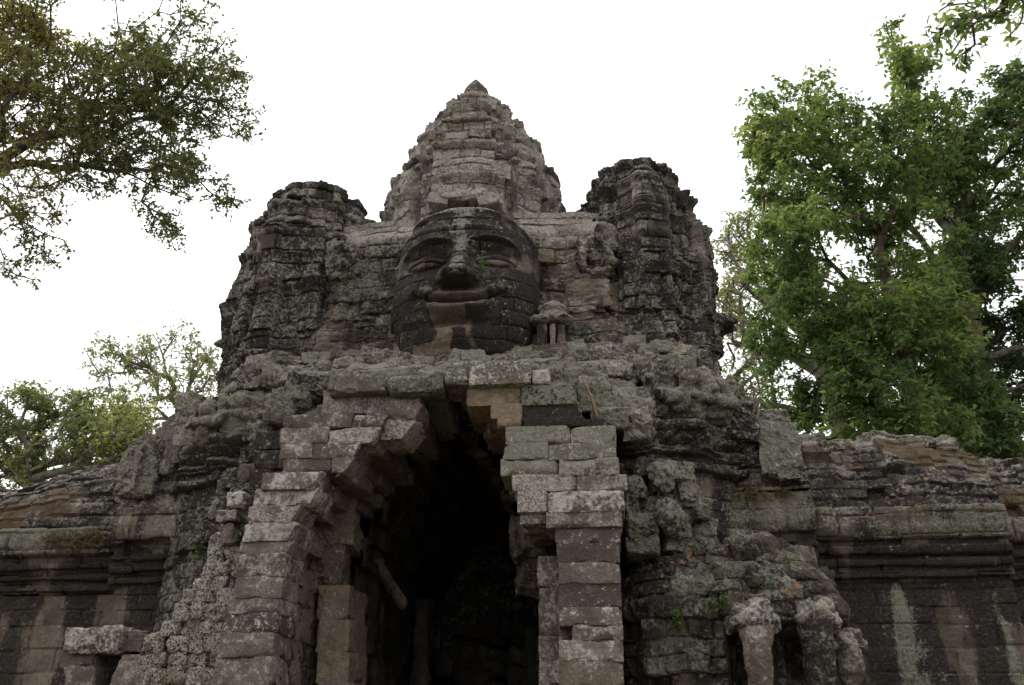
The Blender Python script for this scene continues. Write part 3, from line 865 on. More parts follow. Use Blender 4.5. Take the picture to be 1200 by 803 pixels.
# ---------------- the porch: corbelled left side, stepped right side
YP, DP = 17.0, 3.3
def corbel(rows, yf=YP, dp=DP, side=0, front=1.1, inner=.28, **kw0):
    pl = Pile()
    for (x0, x1, y0, y1, *rest) in rows:
        kw = dict(kw0); kw.update(rest[0] if rest else {})
        j = kw.pop('dy', random.uniform(-.025, .03))
        d = kw.pop('dp', dp)
        rad = kw.pop('rad', 0.06); nz = kw.pop('noise', 0.018); sh = kw.pop('shear', 0.0)
        cut = kw.pop('cut', None)
        xs = [x0] + ([cut] if cut else []) + [x1]
        for a, b in zip(xs[:-1], xs[1:]):
            kv = dict(kw); kv['white'] = kw.get('white', 0)+random.uniform(-.35, .3); kv['dark'] = kw.get('dark', 0)+random.uniform(-.1, .3); kv['lich'] = kw.get('lich', 0)+(random.uniform(-.1, .4) if kw.get('och', 0) < .5 else -.6)
            stone_px(pl, a, b, y0, y1, yf+j, min(d-j, front), rad, nz, seg=0.04, shear=(sh if b == xs[-1] else 0), **kv)
        if d > front:                                           # stones further in are broken back unevenly
            yy = yf+j+front
            kk = dict(kw); kk['white'] = kk['lich'] = 0.0; kk['och'] = kk.get('och', 0)+.2
            wa, wb = W(x0, y0, yf), W(x1, y1, yf)
            while yy < yf+d-.1:
                L = min(random.uniform(.7, 1.1), yf+d-yy)
                xa, xb = wa.x, wb.x
                if side < 0: xb -= random.uniform(.03, inner)
                if side > 0: xa += random.uniform(.03, inner)
                pl.add(block(((xa+xb)/2, yy+L/2, (wa.z+wb.z)/2), (xb-xa, L, wa.z-wb.z+.005), random.uniform(-.04, .04), .10, .08, .05, random.randrange(9999)), **kk)
                yy += L
    return pl
lr = [(384, 518, 438, 459, dict(dy=-.12, green=.8, lich=.1, dark=.1, noise=.04, rad=.09, cut=452)), (378, 492, 459, 485, dict(dy=.22, dark=.1, white=-.2, rad=.03, cut=430)), (450, 495, 474, 491, dict(dy=.05, white=.3, rad=.10, dp=1.3, shear=.5)), (446, 491, 490, 514, dict(dy=.1, och=.2, white=.2, rad=.12, dp=1.2, shear=.8)),
      (331, 455, 485, 502, dict(dy=-.02, white=.25, cut=412, shear=.5)), (328, 447, 501, 519, dict(dy=-.05, white=.2, cut=384, shear=.6)), (327, 423, 518, 537, dict(dy=-.04, white=.3, cut=366, shear=.5)), (330, 415, 536, 554, dict(dy=-.0, white=.2, cut=388, shear=.6)), (306, 379, 553, 573, dict(dy=-.1, white=.75, shear=.55)), (298, 374, 571, 592, dict(dy=.02, white=.4, rad=.1, shear=.55)),
      (288, 352, 591, 613, dict(dy=-.03, shear=.55)), (285, 349, 612, 634, dict(white=.2, shear=.55)), (280, 343, 633, 649, dict(dy=.05, rad=.09, shear=.55))]
corbel(lr, side=-1, lich=.25, dark=-.25).build('left_corbel', M_porch, gate)
lp = [(279, 334, 648, 676, dict(cut=None)), (275, 331, 675, 701, {}), (268, 328, 700, 719, {}), (262, 325, 718, 742, {}), (256, 320, 741, 770, dict(white=.3)), (251, 317, 769, 805, {}), (247, 314, 804, 835, {}), (243, 311, 834, 868, {})]
corbel(lp, side=-1, inner=.07, lich=.05, dark=-.3, white=.12).build('left_pier', M_porch, gate)
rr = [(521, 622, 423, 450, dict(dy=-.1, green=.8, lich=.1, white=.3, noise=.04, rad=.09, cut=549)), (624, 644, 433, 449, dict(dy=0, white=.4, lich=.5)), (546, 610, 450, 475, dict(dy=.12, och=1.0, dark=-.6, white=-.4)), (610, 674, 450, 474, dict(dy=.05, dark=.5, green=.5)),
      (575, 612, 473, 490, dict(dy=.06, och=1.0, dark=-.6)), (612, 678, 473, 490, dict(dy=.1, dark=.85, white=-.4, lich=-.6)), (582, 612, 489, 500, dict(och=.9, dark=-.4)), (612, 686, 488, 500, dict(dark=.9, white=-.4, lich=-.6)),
      (592, 722, 499, 520, dict(green=.75, lich=.4, cut=668)), (589, 722, 519, 538, dict(green=.7, lich=.4, cut=642)), (586, 725, 537, 557, dict(green=.55, lich=.4, rad=.09, cut=655)),
      (600, 735, 556, 576, dict(white=.25, cut=676)), (606, 732, 575, 600, dict(dy=-.08, white=.35, lich=.4, cut=642)), (609, 642, 591, 615, dict(dy=.1, white=.3))]
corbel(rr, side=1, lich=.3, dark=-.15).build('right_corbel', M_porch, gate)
rp = [(640, 729, 599, 618, dict(dy=-.06, green=.3, lich=.3)), (650, 727, 617, 637, dict(white=.4, rad=.08)), (652, 726, 636, 660, dict(white=.3)), (654, 727, 659, 684, dict(white=.25)), (654, 728, 683, 712, {}), (655, 729, 711, 733, {}),
      (670, 730, 732, 751, dict(och=.2, dy=0.0)), (655, 670, 732, 751, dict(dy=.45, och=.4)), (655, 730, 750, 776, dict(och=.3, dy=0.0)), (655, 731, 775, 806, dict(och=.35)), (655, 732, 805, 838, {}), (655, 733, 837, 868, {})]
corbel(rp, side=1, inner=.1, lich=.05, dark=-.35, white=.1).build('right_pier', M_porch, gate)
# inner pilasters
pl = Pile()
for y0, y1, kw in [(686, 727, dict(och=.7, white=.25, rad=.12)), (726, 764, dict(och=.6)), (763, 800, dict(och=.7)), (799, 840, {}), (839, 880, {})]:
    r = kw.pop('rad', .05)
    stone_px(pl, 371, 409, y0, y1, 19.0, 1.5, r, .03, dark=-.4, lich=-.2, **kw)
pl.build('left_pilaster', M_porch, gate)
pl = Pile()
for y0, y1, kw in [(652, 690, dict(tint=.3, rad=.09)), (689, 745, dict(tint=.4)), (744, 805, dict(tint=.35)), (804, 880, {})]:
    r = kw.pop('rad', .05)
    stone_px(pl, 631, 662, y0, y1, 18.0, 2.2, r, .04, lich=.35, dark=-.05, **kw)
pl.build('right_pilaster', M_porch, gate)

# porch roof stones carrying back to the tower foot
pl = Pile()
for i in range(70):
    x = random.uniform(-2.2, 3.4)
    y = random.uniform(17.5, 20.6)
    z = 8.62 + 0.30*(y-17.2) + random.uniform(-.06, .06) - 0.12*abs(x-.6)
    pl.add(block((x, y, z), (random.uniform(.5, 1.1), random.uniform(.5, .9), random.uniform(.3, .5)), random.uniform(-.15, .15), .11, .06, .09, 300+i, random.uniform(-.1, .15), random.uniform(-.1, .1)),
           green=random.uniform(.2, .9), lich=random.uniform(.2, .7), dark=random.uniform(-.3, .2), white=random.uniform(0, .4))
for i in range(46):                                             # shoulder behind the right stepped stack
    x = random.uniform(2.4, 4.5); t = random.random()
    y = 18.2+2.0*t
    z = 8.0+1.7*t - 0.55*max(0, x-3.2)
    pl.add(block((x, y, z), (random.uniform(.4, .9), random.uniform(.5, .9), random.uniform(.28, .5)), random.uniform(-.2, .2), .12, .06, .10, 400+i, random.uniform(-.15, .2), random.uniform(-.15, .15)),
           green=random.uniform(.3, 1), lich=random.uniform(.2, .7), dark=random.uniform(-.3, .3))
for i, (px, py, yf) in enumerate([(318, 478, 18.4), (335, 462, 18.6), (350, 448, 18.8), (300, 500, 18.5), (312, 520, 18.3), (292, 530, 18.6), (300, 548, 18.2), (280, 555, 18.6), (288, 572, 18.2), (272, 590, 18.6), (266, 570, 19), (275, 612, 18.4), (262, 606, 18.9), (258, 630, 18.6), (250, 622, 19.2)]):
    c = W(px, py, yf)
    pl.add(block((c.x+.1, yf+.7, c.z-.1), (random.uniform(.6, 1.0), 1.5, random.uniform(.35, .6)), random.uniform(-.2, .2), .12, .05, .09, 480+i, 0, random.uniform(-.1, .1)), green=random.uniform(0, .6), lich=random.uniform(.1, .5), dark=random.uniform(-.1, .4), white=random.uniform(0, .3))
for i in range(34):                                             # and behind the left corbels
    x = random.uniform(-4.2, -2.0); t = random.random()
    y = 18.4+1.9*t
    z = 7.7+1.9*t - 0.62*max(0, -2.6-x)
    pl.add(block((x, y, z), (random.uniform(.4, .9), random.uniform(.5, .9), random.uniform(.28, .5)), random.uniform(-.2, .2), .12, .06, .10, 450+i, random.uniform(-.15, .2), random.uniform(-.15, .15)),
           green=random.uniform(.3, .9), lich=random.uniform(.2, .7), dark=random.uniform(-.2, .3))
pl.build('porch_roof', M_body, gate)
# side walls of the porch below its roof
for nm, xa, xb in (('porch_wall', -3.6, -2.7), ('porch_wall', 2.75, 3.7)):
    pl = Pile()
    for k in range(18):
        z0 = k*0.42
        pl.add(block(((xa+xb)/2+random.uniform(-.03, .03), 18.9, z0+.21), (xb-xa, 3.3, .422), 0, .04, .12, .04, 500+k), dark=.1)
    pl.build(nm, M_body, gate)

# ---------------- corbelled passage inside
def passage():
    prof = [(-2.05, 0), (-2.05, 5.2), (-1.95, 5.25)]
    hw = [1.9, 1.72, 1.5, 1.24, 0.95, 0.62, 0.3]
    z = 5.25
    for i, w in enumerate(hw):
        prof += [(-w, z+.02), (-w+.02, z+.48)]
        z += .5
    prof += [(0, z)]
    prof = prof + [(-x, zz) for x, zz in prof[::-1][1:]]
    pr, t = resample(prof, 0.07)
    ys = np.arange(19.9, 31.0, 0.09)
    tg = np.gradient(pr, axis=0); tg /= np.linalg.norm(tg, axis=1)[:, None]+1e-9
    n2 = np.stack([tg[:, 1], -tg[:, 0]], 1)
    P = np.zeros((len(pr), len(ys), 3)); N = np.zeros_like(P)
    P[..., 0] = pr[:, 0][:, None]; P[..., 2] = pr[:, 1][:, None]; P[..., 1] = ys[None]
    N[..., 0] = n2[:, 0][:, None]; N[..., 2] = n2[:, 1][:, None]
    S = np.repeat(ys[None], len(pr), 0); T = np.repeat(t[:, None], len(ys), 1)
    P, tint = relief(P, N, S, T, .42, .9, 91, off=.14, rough=.1, soft=.06, miss=.05, big=.1)
    V = P.reshape(-1, 3)
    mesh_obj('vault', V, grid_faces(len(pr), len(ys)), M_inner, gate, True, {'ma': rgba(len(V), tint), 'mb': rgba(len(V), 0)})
    pl = Pile()                                              # rough-coursed end wall; its doorway is filled in to keep the passage dark
    z, k = 0.0, 0
    while z < 8.9:
        h = random.uniform(.38, .5); x = -2.4
        while x < 2.4:
            w = random.uniform(.6, 1.1)
            pl.add(block((x+w/2, 30.7+random.uniform(-.1, .1), z+h/2), (w, 1.0, h), 0, .05, .12, .05, 600+k)); k += 1
            x += w
        z += h
    pl.build('closed_end_wall', M_inner, gate)
    pl = Pile()
    for sx, h in ((-1, 5.2), (1, 4.4)):                       # broken door posts and the rubble heaped inside
        pl.add(block((sx*1.55, 25.5, h/2), (.45, .8, h), 0, .12, .09, .09, 700+sx))
    for k in range(70):
        x, y = random.uniform(-1.6, 1.8), random.uniform(25.5, 29.5)
        pl.add(block((x, y, .4+1.05*(y-25)+.5*x+random.uniform(-.4, .3)), (random.uniform(.5, 1.1), random.uniform(.5, 1), random.uniform(.4, .7)), random.uniform(-.6, .6), .12, .12, .10, 720+k, random.uniform(-.5, .5), random.uniform(-.4, .4)))
    pl.build('inner_rubble', M_inner, gate)
    a, b2 = W(426, 632, 21.6), W(474, 712, 22.6)
    pl = Pile()
    L = (b2-a).length
    v, f = block((0, 0, 0), (.22, .22, L), 0, .04, .06, .03, 5)
    q = (b2-a).to_track_quat('Z', 'Y').to_matrix()
    v = v @ np.array(q).T + np.array((a+b2)/2)
    pl.add((v, f), och=.35, dark=-.1)
    pl.build('timber_brace', M_inner, gate)
passage()
# broken inner corbels seen under the two sides of the arch
for (x0, x1, y0, y1, yf, kw) in [(395, 455, 500, 545, 19.1, {}), (372, 426, 540, 590, 19.0, {}), (352, 410, 585, 640, 18.9, {}), (350, 398, 630, 688, 19.0, {}), (430, 490, 470, 505, 19.2, {}),
                               (598, 642, 604, 652, 18.9, dict(dark=.3)), (606, 650, 640, 690, 19.2, dict(dark=.2))]:
    pl = Pile()
    stone_px(pl, x0, x1, y0, y1, yf, 1.3, .14, .10, seg=.05, dark=kw.get('dark', -.1), och=.25, rot=random.uniform(-.1, .2), ty=random.uniform(-.2, .1))
    pl.build('inner_corbel', M_porch, gate)

# ---------------- ruined pediment right of the right pier
pl = Pile()
rows = [(738, 772, 536, 556), (772, 806, 540, 560), (738, 760, 556, 582), (760, 795, 556, 576), (795, 812, 555, 585), (738, 757, 580, 606), (757, 778, 578, 604), (778, 800, 576, 606), (800, 818, 584, 606),
        (732, 757, 604, 628), (757, 775, 602, 622), (775, 803, 604, 628), (803, 824, 566, 592), (812, 834, 590, 608), (808, 838, 606, 628), (732, 770, 626, 648), (770, 805, 626, 646), (805, 845, 626, 648)]
for i, (x0, x1, y0, y1) in enumerate(rows):
    stone_px(pl, x0, x1+1, y0, y1+1, 18.35+random.uniform(-.15, .3), 1.9, .08, .09, seed=800+i, seg=.05, rot=random.uniform(-.2, .2), ty=random.uniform(-.08, .08), dark=random.uniform(-.1, .5), green=random.uniform(.1, .7), lich=random.uniform(.1, .5), moss=random.choice((0, 0, .3)))
for (px, py, yf, r) in [(778, 560, 18.35, .33), (784, 607, 18.2, .30)]:   # worn heads
    c = W(px, py, yf)
    v, f = lump([('e', (0, 0, 0), (r*.85, r, r*1.05)), ('e', (0, .05, r*.7), (r*.95, r*.8, r*.5)), ('e', (0, -r*.85, -r*.15), (r*.25, r*.3, r*.3)), ('e', (0, -r*.6, -r*.55), (r*.5, r*.4, r*.2))], .04, int(px), .13, 4, 1)
    pl.add((v+np.array(c), f), dark=.2, lich=.4, green=.4)
pl.build('ruined_pediment', M_body, gate)

# ---------------- corner mass with the elephant heads, right
tp = [(0, 2.35, 2.0), (2.6, 2.35, 1.95), (3.3, 2.4, 2.0), (3.9, 2.4, 2.1), (4.3, 2.35, 2.1), (4.7, 2.1, 1.9), (5.0, 1.75, 1.65), (5.3, 1.3, 1.3), (5.6, .8, .9), (5.75, .3, .3)]
def mass_extra(P, S):
    return 0.14*fbm(P[..., 0], P[..., 1], P[..., 2], 1.1, 3, 55) - 1.25*(1-sstep(3.5, 3.75, P[..., 2]))*sstep(5.75, 5.95, P[..., 0])*(P[..., 1] < 20)
def paint_mass(V, ma, mb, t):
    x, y, z = V.T
    ma[:, 1] = 0.15 + .3*(t > .6) - .2*sstep(4.4, 5, z)
    mb[:, 0] = 0.45*sstep(4.3, 5.0, z)
    mb[:, 2] = 0.4
    ma[:, 2] = .2
mass = ring('elephant_corner', gate, M_wall, 6.0, 20.2, tp, n=3.2, seed=71, ch=0.36, bw=.6, off=.2, rough=.10, soft=.10, miss=.08, step=.04, extra=mass_extra, paint=paint_mass)
pl = Pile()
for i in range(60):
    a = random.uniform(-2.9, -.3); k = random.random()
    rr = 2.25*math.cos(k*1.25)
    pl.add(block((6.0+rr*math.cos(a)*.98, 20.2+rr*math.sin(a)*.86, 4.0+1.55*math.sin(k*1.35)), (random.uniform(.45, .9), random.uniform(.4, .8), random.uniform(.25, .42)), a+1.57+random.uniform(-.2, .2), .12, .05, .09, 1500+i, random.uniform(-.15, .3), random.uniform(-.2, .2)), dark=random.uniform(-.1, .4), green=random.uniform(0, .7), lich=random.uniform(0, .5), moss=random.choice((0, 0, .4)))
pl.build('corner_rubble', M_wall, mass)
def elephant(px, py, yf, seed, trunk_px, r=.40, white=.6, name='elephant_head', tdark=-.1):
    c = W(px, py, yf)
    t = W(trunk_px, 803, yf-.1)
    p = [('e', (c.x, c.y+.25, c.z+.02), (r*1.05, r*1.3, r*.72)), ('e', (c.x, c.y+.75, c.z+.12), (r*1.3, r*1.6, r*.8)),
         ('e', (c.x-r*.55, c.y-.02, c.z+r*.28), (r*.42, r*.45, r*.40)), ('e', (c.x+r*.55, c.y-.02, c.z+r*.28), (r*.42, r*.45, r*.40)), ('e', (c.x, c.y-.18, c.z-.02), (r*.62, r*.5, r*.5)),
         ('e', (c.x-r*1.0, c.y+.3, c.z-.08), (r*.35, r*.7, r*.55)), ('e', (c.x+r*1.0, c.y+.3, c.z-.08), (r*.35, r*.7, r*.55)),
         ('e', (c.x-r*.7, c.y-.2, c.z-.12), (r*.28, r*.28, r*.2)), ('e', (c.x+r*.7, c.y-.2, c.z-.12), (r*.28, r*.28, r*.2))]
    pl = Pile(); pl.add(lump(p, .035, seed, .09, 3.6, 1), white=white, dark=.1, lich=.5)
    h = pl.build(name, M_wall, gate)
    q = [(c.x+.02, c.y-.02, c.z-.12), (c.x+.03, c.y-.12, c.z-.5), (t.x, t.y, t.z), (t.x-.02, t.y+.02, t.z-.8), (t.x-.06, t.y-.05, .9), (t.x-.1, t.y-.25, .35)]
    pl = Pile(); pl.add(lump([('l', q, [r*.80, r*.72, r*.58, r*.5, r*.45, r*.5])], .03, seed+1, .06, 3.5, 1), lich=.4, dark=tdark, och=.1, green=.3)
    pl.build('trunk', M_wall, h)
elephant(881, 722, 17.9, 900, 892)
elephant(951, 718, 18.45, 910, 960, .42, .6, tdark=.8)
elephant(990, 752, 19.2, 920, 996, .34, .2)

# ---------------- left corner: elephant worn to a stump of stones
pl = Pile()
stone_px(pl, 74, 142, 734, 764, 17.8, 1.0, .14, .06, seg=.045, white=.25, lich=.4)
stone_px(pl, 141, 167, 738, 764, 17.95, 1.0, .08, .05, seg=.05)
stone_px(pl, 71, 112, 763, 782, 18.05, .9, .06, .04)
stone_px(pl, 69, 108, 781, 830, 17.95, .9, .06, .04, lich=.3)
stone_px(pl, 69, 108, 829, 868, 17.95, .9, .06, .04)
stone_px(pl, 131, 167, 767, 830, 17.85, .9, .10, .05, lich=.3)
stone_px(pl, 131, 167, 829, 868, 17.85, .9, .06, .04)
stone_px(pl, 108, 132, 764, 868, 18.5, .6, .06, .05, dark=.5)
pl.build('elephant_stump', M_porch, gate)

# ------------------------------------------------------------------ laterite steps of the ruined buttress, left
but = thing('laterite_buttress', (-4.7, 18.2, 0), 'stepped ruin of porous reddish laterite blocks leaning against the left pier of the gate', 'buttress')
pl = Pile()
rows = [(262, 288, 606, 624), (258, 286, 622, 642), (246, 284, 640, 660), (240, 280, 658, 676), (228, 277, 674, 692), (214, 276, 690, 708), (206, 272, 706, 726), (193, 268, 724, 744), (168, 262, 742, 764), (166, 257, 763, 782), (166, 253, 781, 806), (166, 250, 805, 832), (166, 248, 831, 868)]
for i, (x0, x1, y0, y1) in enumerate(rows):
    x = x0 - 4
    yb = 17.75 - i*0.03
    stone_px(pl, x0+5, x1+6, y0+2, y1+3, yb+.22, 1.9, .08, .10, seg=.06, moss=.7, dark=.1)
    while x < x1-4:
        w = min(random.uniform(14, 34), x1-x)
        if x1-(x+w) < 9: w = x1-x
        stone_px(pl, x, x+w+.5, y0+random.uniform(-1.5, 1.5), y1+1, yb+random.uniform(-.10, .10), 1.6, .13, .07, seg=.04, rot=random.uniform(-.1, .1), ty=random.uniform(-.06, .06), moss=random.choice((0, .1, .5)), green=random.uniform(0, .5), lich=random.uniform(.1, .6))
        x += w
pl.build('laterite_steps', M_later, but)

# ------------------------------------------------------------------ galleries and walls to both sides
def wall_prof(y0, top=6.75, ridge=9.05, rd=2.1):
    w = [(y0-.12, 0), (y0, 5.05)]
    c = [(y0, 5.05), (y0-.05, 5.12), (y0-.17, 5.15), (y0-.19, 5.24), (y0-.10, 5.28), (y0-.12, 5.38), (y0-.24, 5.41), (y0-.26, 5.50), (y0-.15, 5.54), (y0-.17, 5.66), (y0-.30, 5.69), (y0-.33, 5.80), (y0-.2, 5.84), (y0-.22, 5.98), (y0-.40, 6.05),
         (y0-.47, 6.25), (y0-.46, 6.5), (y0-.42, top-.05), (y0-.36, top)]
    r = [(y0-.30, top)]
    for k in range(0, 9):
        a = k/8
        r.append((y0-.30 + rd*(a**1.15)*1.0, top + .02 + (ridge-top)*math.sin(a*math.pi/2)**0.82))
    yr = r[-1][0]
    r += [(yr+.35, ridge-.05), (yr+1.4, ridge-1.1), (yr+1.8, top), (yr+1.8, 0)]
    return w, c, r
def paint_wall(V, ma, mb, t):
    x, y, z = V.T
    s = fbm(x*1.3, y*0, z*.12, 1.0, 3, 31)
    ma[:, 1] = .15 + .75*s + .35*sstep(4.0, 5.0, z)
    ma[:, 2] = .1
    for xc, wd in ((10.05, .42), (12.25, .38)):                  # pale lichen runs down the right wall
        k = gauss(x-xc-.10*(5-z) - .5*s, wd*(.35+.22*(5.3-z)))*(1-sstep(4.7, 5.3, z))*(x > 8.6)*(.55+.7*fbm(x*1.5, y, z*.8, 1.6, 3, 77))
        mb[:, 2] += 1.7*k; ma[:, 1] -= 1.0*k; ma[:, 2] += .5*k
    ma[:, 3] = np.where(t < .3, .75, 0)*(x < 0)*(1-sstep(4.4, 4.9, z)) + .2*(t > .8)
def paint_corn(V, ma, mb, t):
    x, y, z = V.T
    ma[:, 1] = .5*gauss(z-5.5, .4) + .35*fbm(x*1.2, y*0, z*.3, 1, 2, 32)
    mb[:, 2] = (.45+.4*fbm(x, y*0, z, .9, 2, 39))*sstep(5.9, 6.1, z)
    mb[:, 0] = .5*sstep(6.55, 6.75, z)
    ma[:, 2] = .35*sstep(5.9, 6.1, z)
    ma[:, 3] = .2*(t > .7)
def paint_roof(V, ma, mb, t):
    x, y, z = V.T
    n = fbm(x, y, z, .7, 3, 34)
    mb[:, 0] = .22 + .75*sstep(-.1, .5, n) + .25*(t > .8)
    mb[:, 1] = .1 + .3*sstep(8.6, 9.0, z)
    ma[:, 2] = .1 + .3*sstep(8.2, 9, z)
    ma[:, 1] = .28 - .4*(n > .1) + .3*(t > .6)
def sag(P):
    x, z = P[..., 0], P[..., 2]
    f = 1 - .46*sstep(-10.2, -14.5, x) - .12*sstep(11.6, 13.2, x)
    f = f + .04*np.sign(fbm(x, x*0, x*0, .8, 2, 71))*(np.abs(x) > 9.5) + .03*fbm(x, x*0, x*0, 1.7, 2, 72)
    P[..., 2] = np.where(z > 6.75, 6.75+(z-6.75)*f, z)
def gallery(root, x0, x1, y0, seed, top=6.75, ridge=9.05, rd=2.1):
    w, c, r = wall_prof(y0, top, ridge, rd)
    sheet('wall_face', root, M_wall, w, x0, x1, seed, .045, ch=.46, bw=1.0, off=.04, groove=.035, rough=.04, soft=.03, miss=.01, paint=paint_wall, fine=.02)
    sheet('cornice', root, M_wall, c, x0-.02, x1+.02, seed+1, .03, ch=.5, bw=1.3, off=.05, groove=.035, rough=.05, soft=.06, miss=.05, big=.03, paint=paint_corn, fine=.022)
    ru = 1.0
    def ex(P, T): return .05*fbm(P[..., 0], P[..., 1], P[..., 2], .9, 3, seed+3)
    sheet('roof', root, M_roof, r, x0-.04, x1+.04, seed+2, .042, ch=.34, bw=.62, off=.045, groove=.04, rough=.05, soft=.05, miss=.02, big=.07, shingle=.04, fine=.03, paint=paint_roof, extra=ex, warp=sag)
    pl = Pile()                                             # displaced stones along the ridge
    for i in range(int((x1-x0)*2.4)):
        x = random.uniform(x0+.2, x1-.2)
        f = 1 - .46*float(sstep(-10.2, -14.5, x)) - .12*float(sstep(11.6, 13.2, x))
        u = random.uniform(.55, 1.0)
        z = top + (ridge-top)*math.sin(u*math.pi/2)**.82*f
        pl.add(block((x, y0-.3+rd*u**1.15+.12, z+.0), (random.uniform(.4, .9), random.uniform(.4, .7), random.uniform(.2, .36)), random.uniform(-.3, .3), .10, .05, .08, seed+50+i, random.uniform(-.1, .4), random.uniform(-.12, .12)), lich=random.uniform(.1, .7), white=random.uniform(0, .4), moss=random.choice((0, .2, .6)), dark=random.uniform(-.2, .4))
    pl.build('ridge_stones', M_roof, root)
wr = thing('gallery_wall', (10.6, 23, 0), 'long gallery wall with vaulted roof and two pale lichen streaks, right of the gate', 'wall', 'galleries flanking the gate')
gallery(wr, 8.32, 13.0, 22.5, 1000, ridge=9.1)
wr2 = thing('gallery_wall', (18, 23.6, 0), 'set-back end of the gallery wall at the far right edge, under the dark tree', 'wall', 'galleries flanking the gate')
gallery(wr2, 13.05, 24, 23.3, 1030, top=6.6, ridge=8.7)
wl = thing('gallery_wall', (-14, 23, 0), 'dark streaked gallery wall with mossy vaulted roof, left of the gate', 'wall', 'galleries flanking the gate')
gallery(wl, -24, -8.55, 22.5, 1060, ridge=8.95)
# short bays that belong to the gate itself
def paint_bayroof(V, ma, mb, t):
    x, y, z = V.T
    n = fbm(x, y, z, .8, 2, 36)
    ma[:, 1] = .05 + .3*(t > .7) + .3*n
    ma[:, 2] = .25
    mb[:, 2] = .35+.4*n
    mb[:, 0] = .2*(n > .1)
def bay(x0, x1, y0, seed, **k):
    w, c, r = wall_prof(y0, **k)
    sheet('bay_wall', gate, M_wall, w, x0, x1, seed, .045, ch=.46, bw=.9, off=.04, groove=.035, rough=.04, soft=.03, miss=.01, paint=paint_wall, fine=.02)
    sheet('bay_cornice', gate, M_wall, c, x0-.1, x1+.1, seed+1, .03, ch=.5, bw=1.1, off=.05, groove=.035, rough=.05, soft=.06, miss=.05, big=.03, paint=paint_corn, fine=.022)
    sheet('bay_roof', gate, M_roof, r, x0-.08, x1+.08, seed+2, .042, ch=.40, bw=.7, off=.08, groove=.045, rough=.06, soft=.05, miss=.02, big=.05, shingle=.04, paint=paint_bayroof)
bay(5.0, 8.3, 21.5, 1100, top=7.0, ridge=9.55, rd=1.9)
bay(-8.5, -5.0, 21.5, 1130, top=7.0, ridge=9.4, rd=1.9)

# ------------------------------------------------------------------ trees
def grow(root_pts, anchors, r0, seed, wig=0.12, alpha=0.35, rmin=0.012):
    """connect anchors to a limb skeleton, nearest first; returns nodes, parents, radii, tips"""
    r = np.random.default_rng(seed)
    nodes = [np.array(p, float) for p in root_pts]
    par = [-1] + list(range(len(root_pts)-1))
    dist = [0.0]
    for i in range(1, len(nodes)): dist.append(dist[-1]+np.linalg.norm(nodes[i]-nodes[i-1]))
    lock = len(nodes)
    order = np.argsort(np.linalg.norm(anchors-nodes[-1], axis=1))
    tips = []
    arr = np.array(nodes); da = np.array(dist)
    for k in order:
        a = anchors[k]
        d = np.linalg.norm(arr-a, axis=1)
        j = int(np.argmin(d+alpha*da))
        L = d[j]
        n = max(1, int(L/0.7))
        p0 = arr[j]; prev = j
        new, nd = [], []
        for s in range(1, n+1):
            t = s/n
            q = p0+(a-p0)*t + (r.normal(0, wig, 3)*min(L, 2)*0.5*(1-t) if n > 1 else 0)
            q[2] += 0.10*L*math.sin(math.pi*t)*0.5
            nodes.append(q); par.append(prev)
            prev = len(nodes)-1
            new.append(q); nd.append(da[j]+L*t)
        arr = np.vstack([arr, new]); da = np.concatenate([da, nd])
        tips.append(prev)
    w = np.zeros(len(nodes))
    w[tips] += 1
    for i in range(len(nodes)-1, 0, -1):
        w[par[i]] += w[i]
    rad = np.maximum(rmin, r0*(w/w.max())**0.48)
    return arr, par, rad, tips

def limb_mesh(nodes, par, rad, name, mat, parent, sides=6, extra=None):
    V, F, n = [], [], 0
    ang = np.arange(sides)*2*math.pi/sides
    for i in range(1, len(nodes)):
        a, b = nodes[par[i]], nodes[i]
        d = b-a; L = np.linalg.norm(d)
        if L < 1e-4: continue
        d = d/L
        u = np.cross(d, [0.31, 0.2, 0.93]); u /= np.linalg.norm(u)+1e-9
        v = np.cross(d, u)
        ra = min(rad[par[i]], rad[i]*1.35); rb = rad[i]
        c, s = np.cos(ang)[:, None], np.sin(ang)[:, None]
        V.append(a-d*ra*.3+(c*u+s*v)*ra); V.append(b+(c*u+s*v)*rb)
        k = np.arange(sides)
        F.append(np.stack([n+k, n+(k+1) % sides, n+sides+(k+1) % sides, n+sides+k], 1))
        n += 2*sides
    if extra is not None:
        V.append(extra[0]); F.append(extra[1]+n)
    return mesh_obj(name, np.vstack(V), np.vstack(F), mat, parent, True)

def leaf_mesh(C, size, seed, name, mat, parent, droop=0.3, hue=None, aspect=0.5, curl=0.12):
    """one folded, pointed leaf (6 corners, 2 quads) at each point"""
    r = np.random.default_rng(seed)
    n = len(C)
    d = r.normal(0, 1, (n, 3)); d[:, 2] = d[:, 2]*0.6-droop
    d /= np.linalg.norm(d, axis=1)[:, None]
    up = r.normal(0, .55, (n, 3)) + [0, 0, 1]
    s = np.cross(d, up); s /= np.linalg.norm(s, axis=1)[:, None]+1e-9
    nn = np.cross(s, d)
    L = size*r.uniform(.5, 1.45, n)[:, None]
    wd = L*aspect
    v0 = C; v1 = C + d*L*.38 + s*wd*.5 + nn*L*curl; v2 = C + d*L*.38 - s*wd*.5 + nn*L*curl
    v3 = C + d*L - nn*L*.1; vm = C + d*L*.42
    V = np.stack([v0, v1, v3, v2, vm], 1).reshape(-1, 3)
    b = np.arange(n)[:, None]*5
    F = np.concatenate([b+np.array([[0, 4, 2, 1]]), b+np.array([[0, 3, 2, 4]])], 0)
    hv = (r.random(n) if hue is None else np.clip(hue+r.normal(0, .22, n), 0, 1)).repeat(5)
    return mesh_obj(name, V, F, mat, parent, False, {'lc': rgba(len(V), hv)})

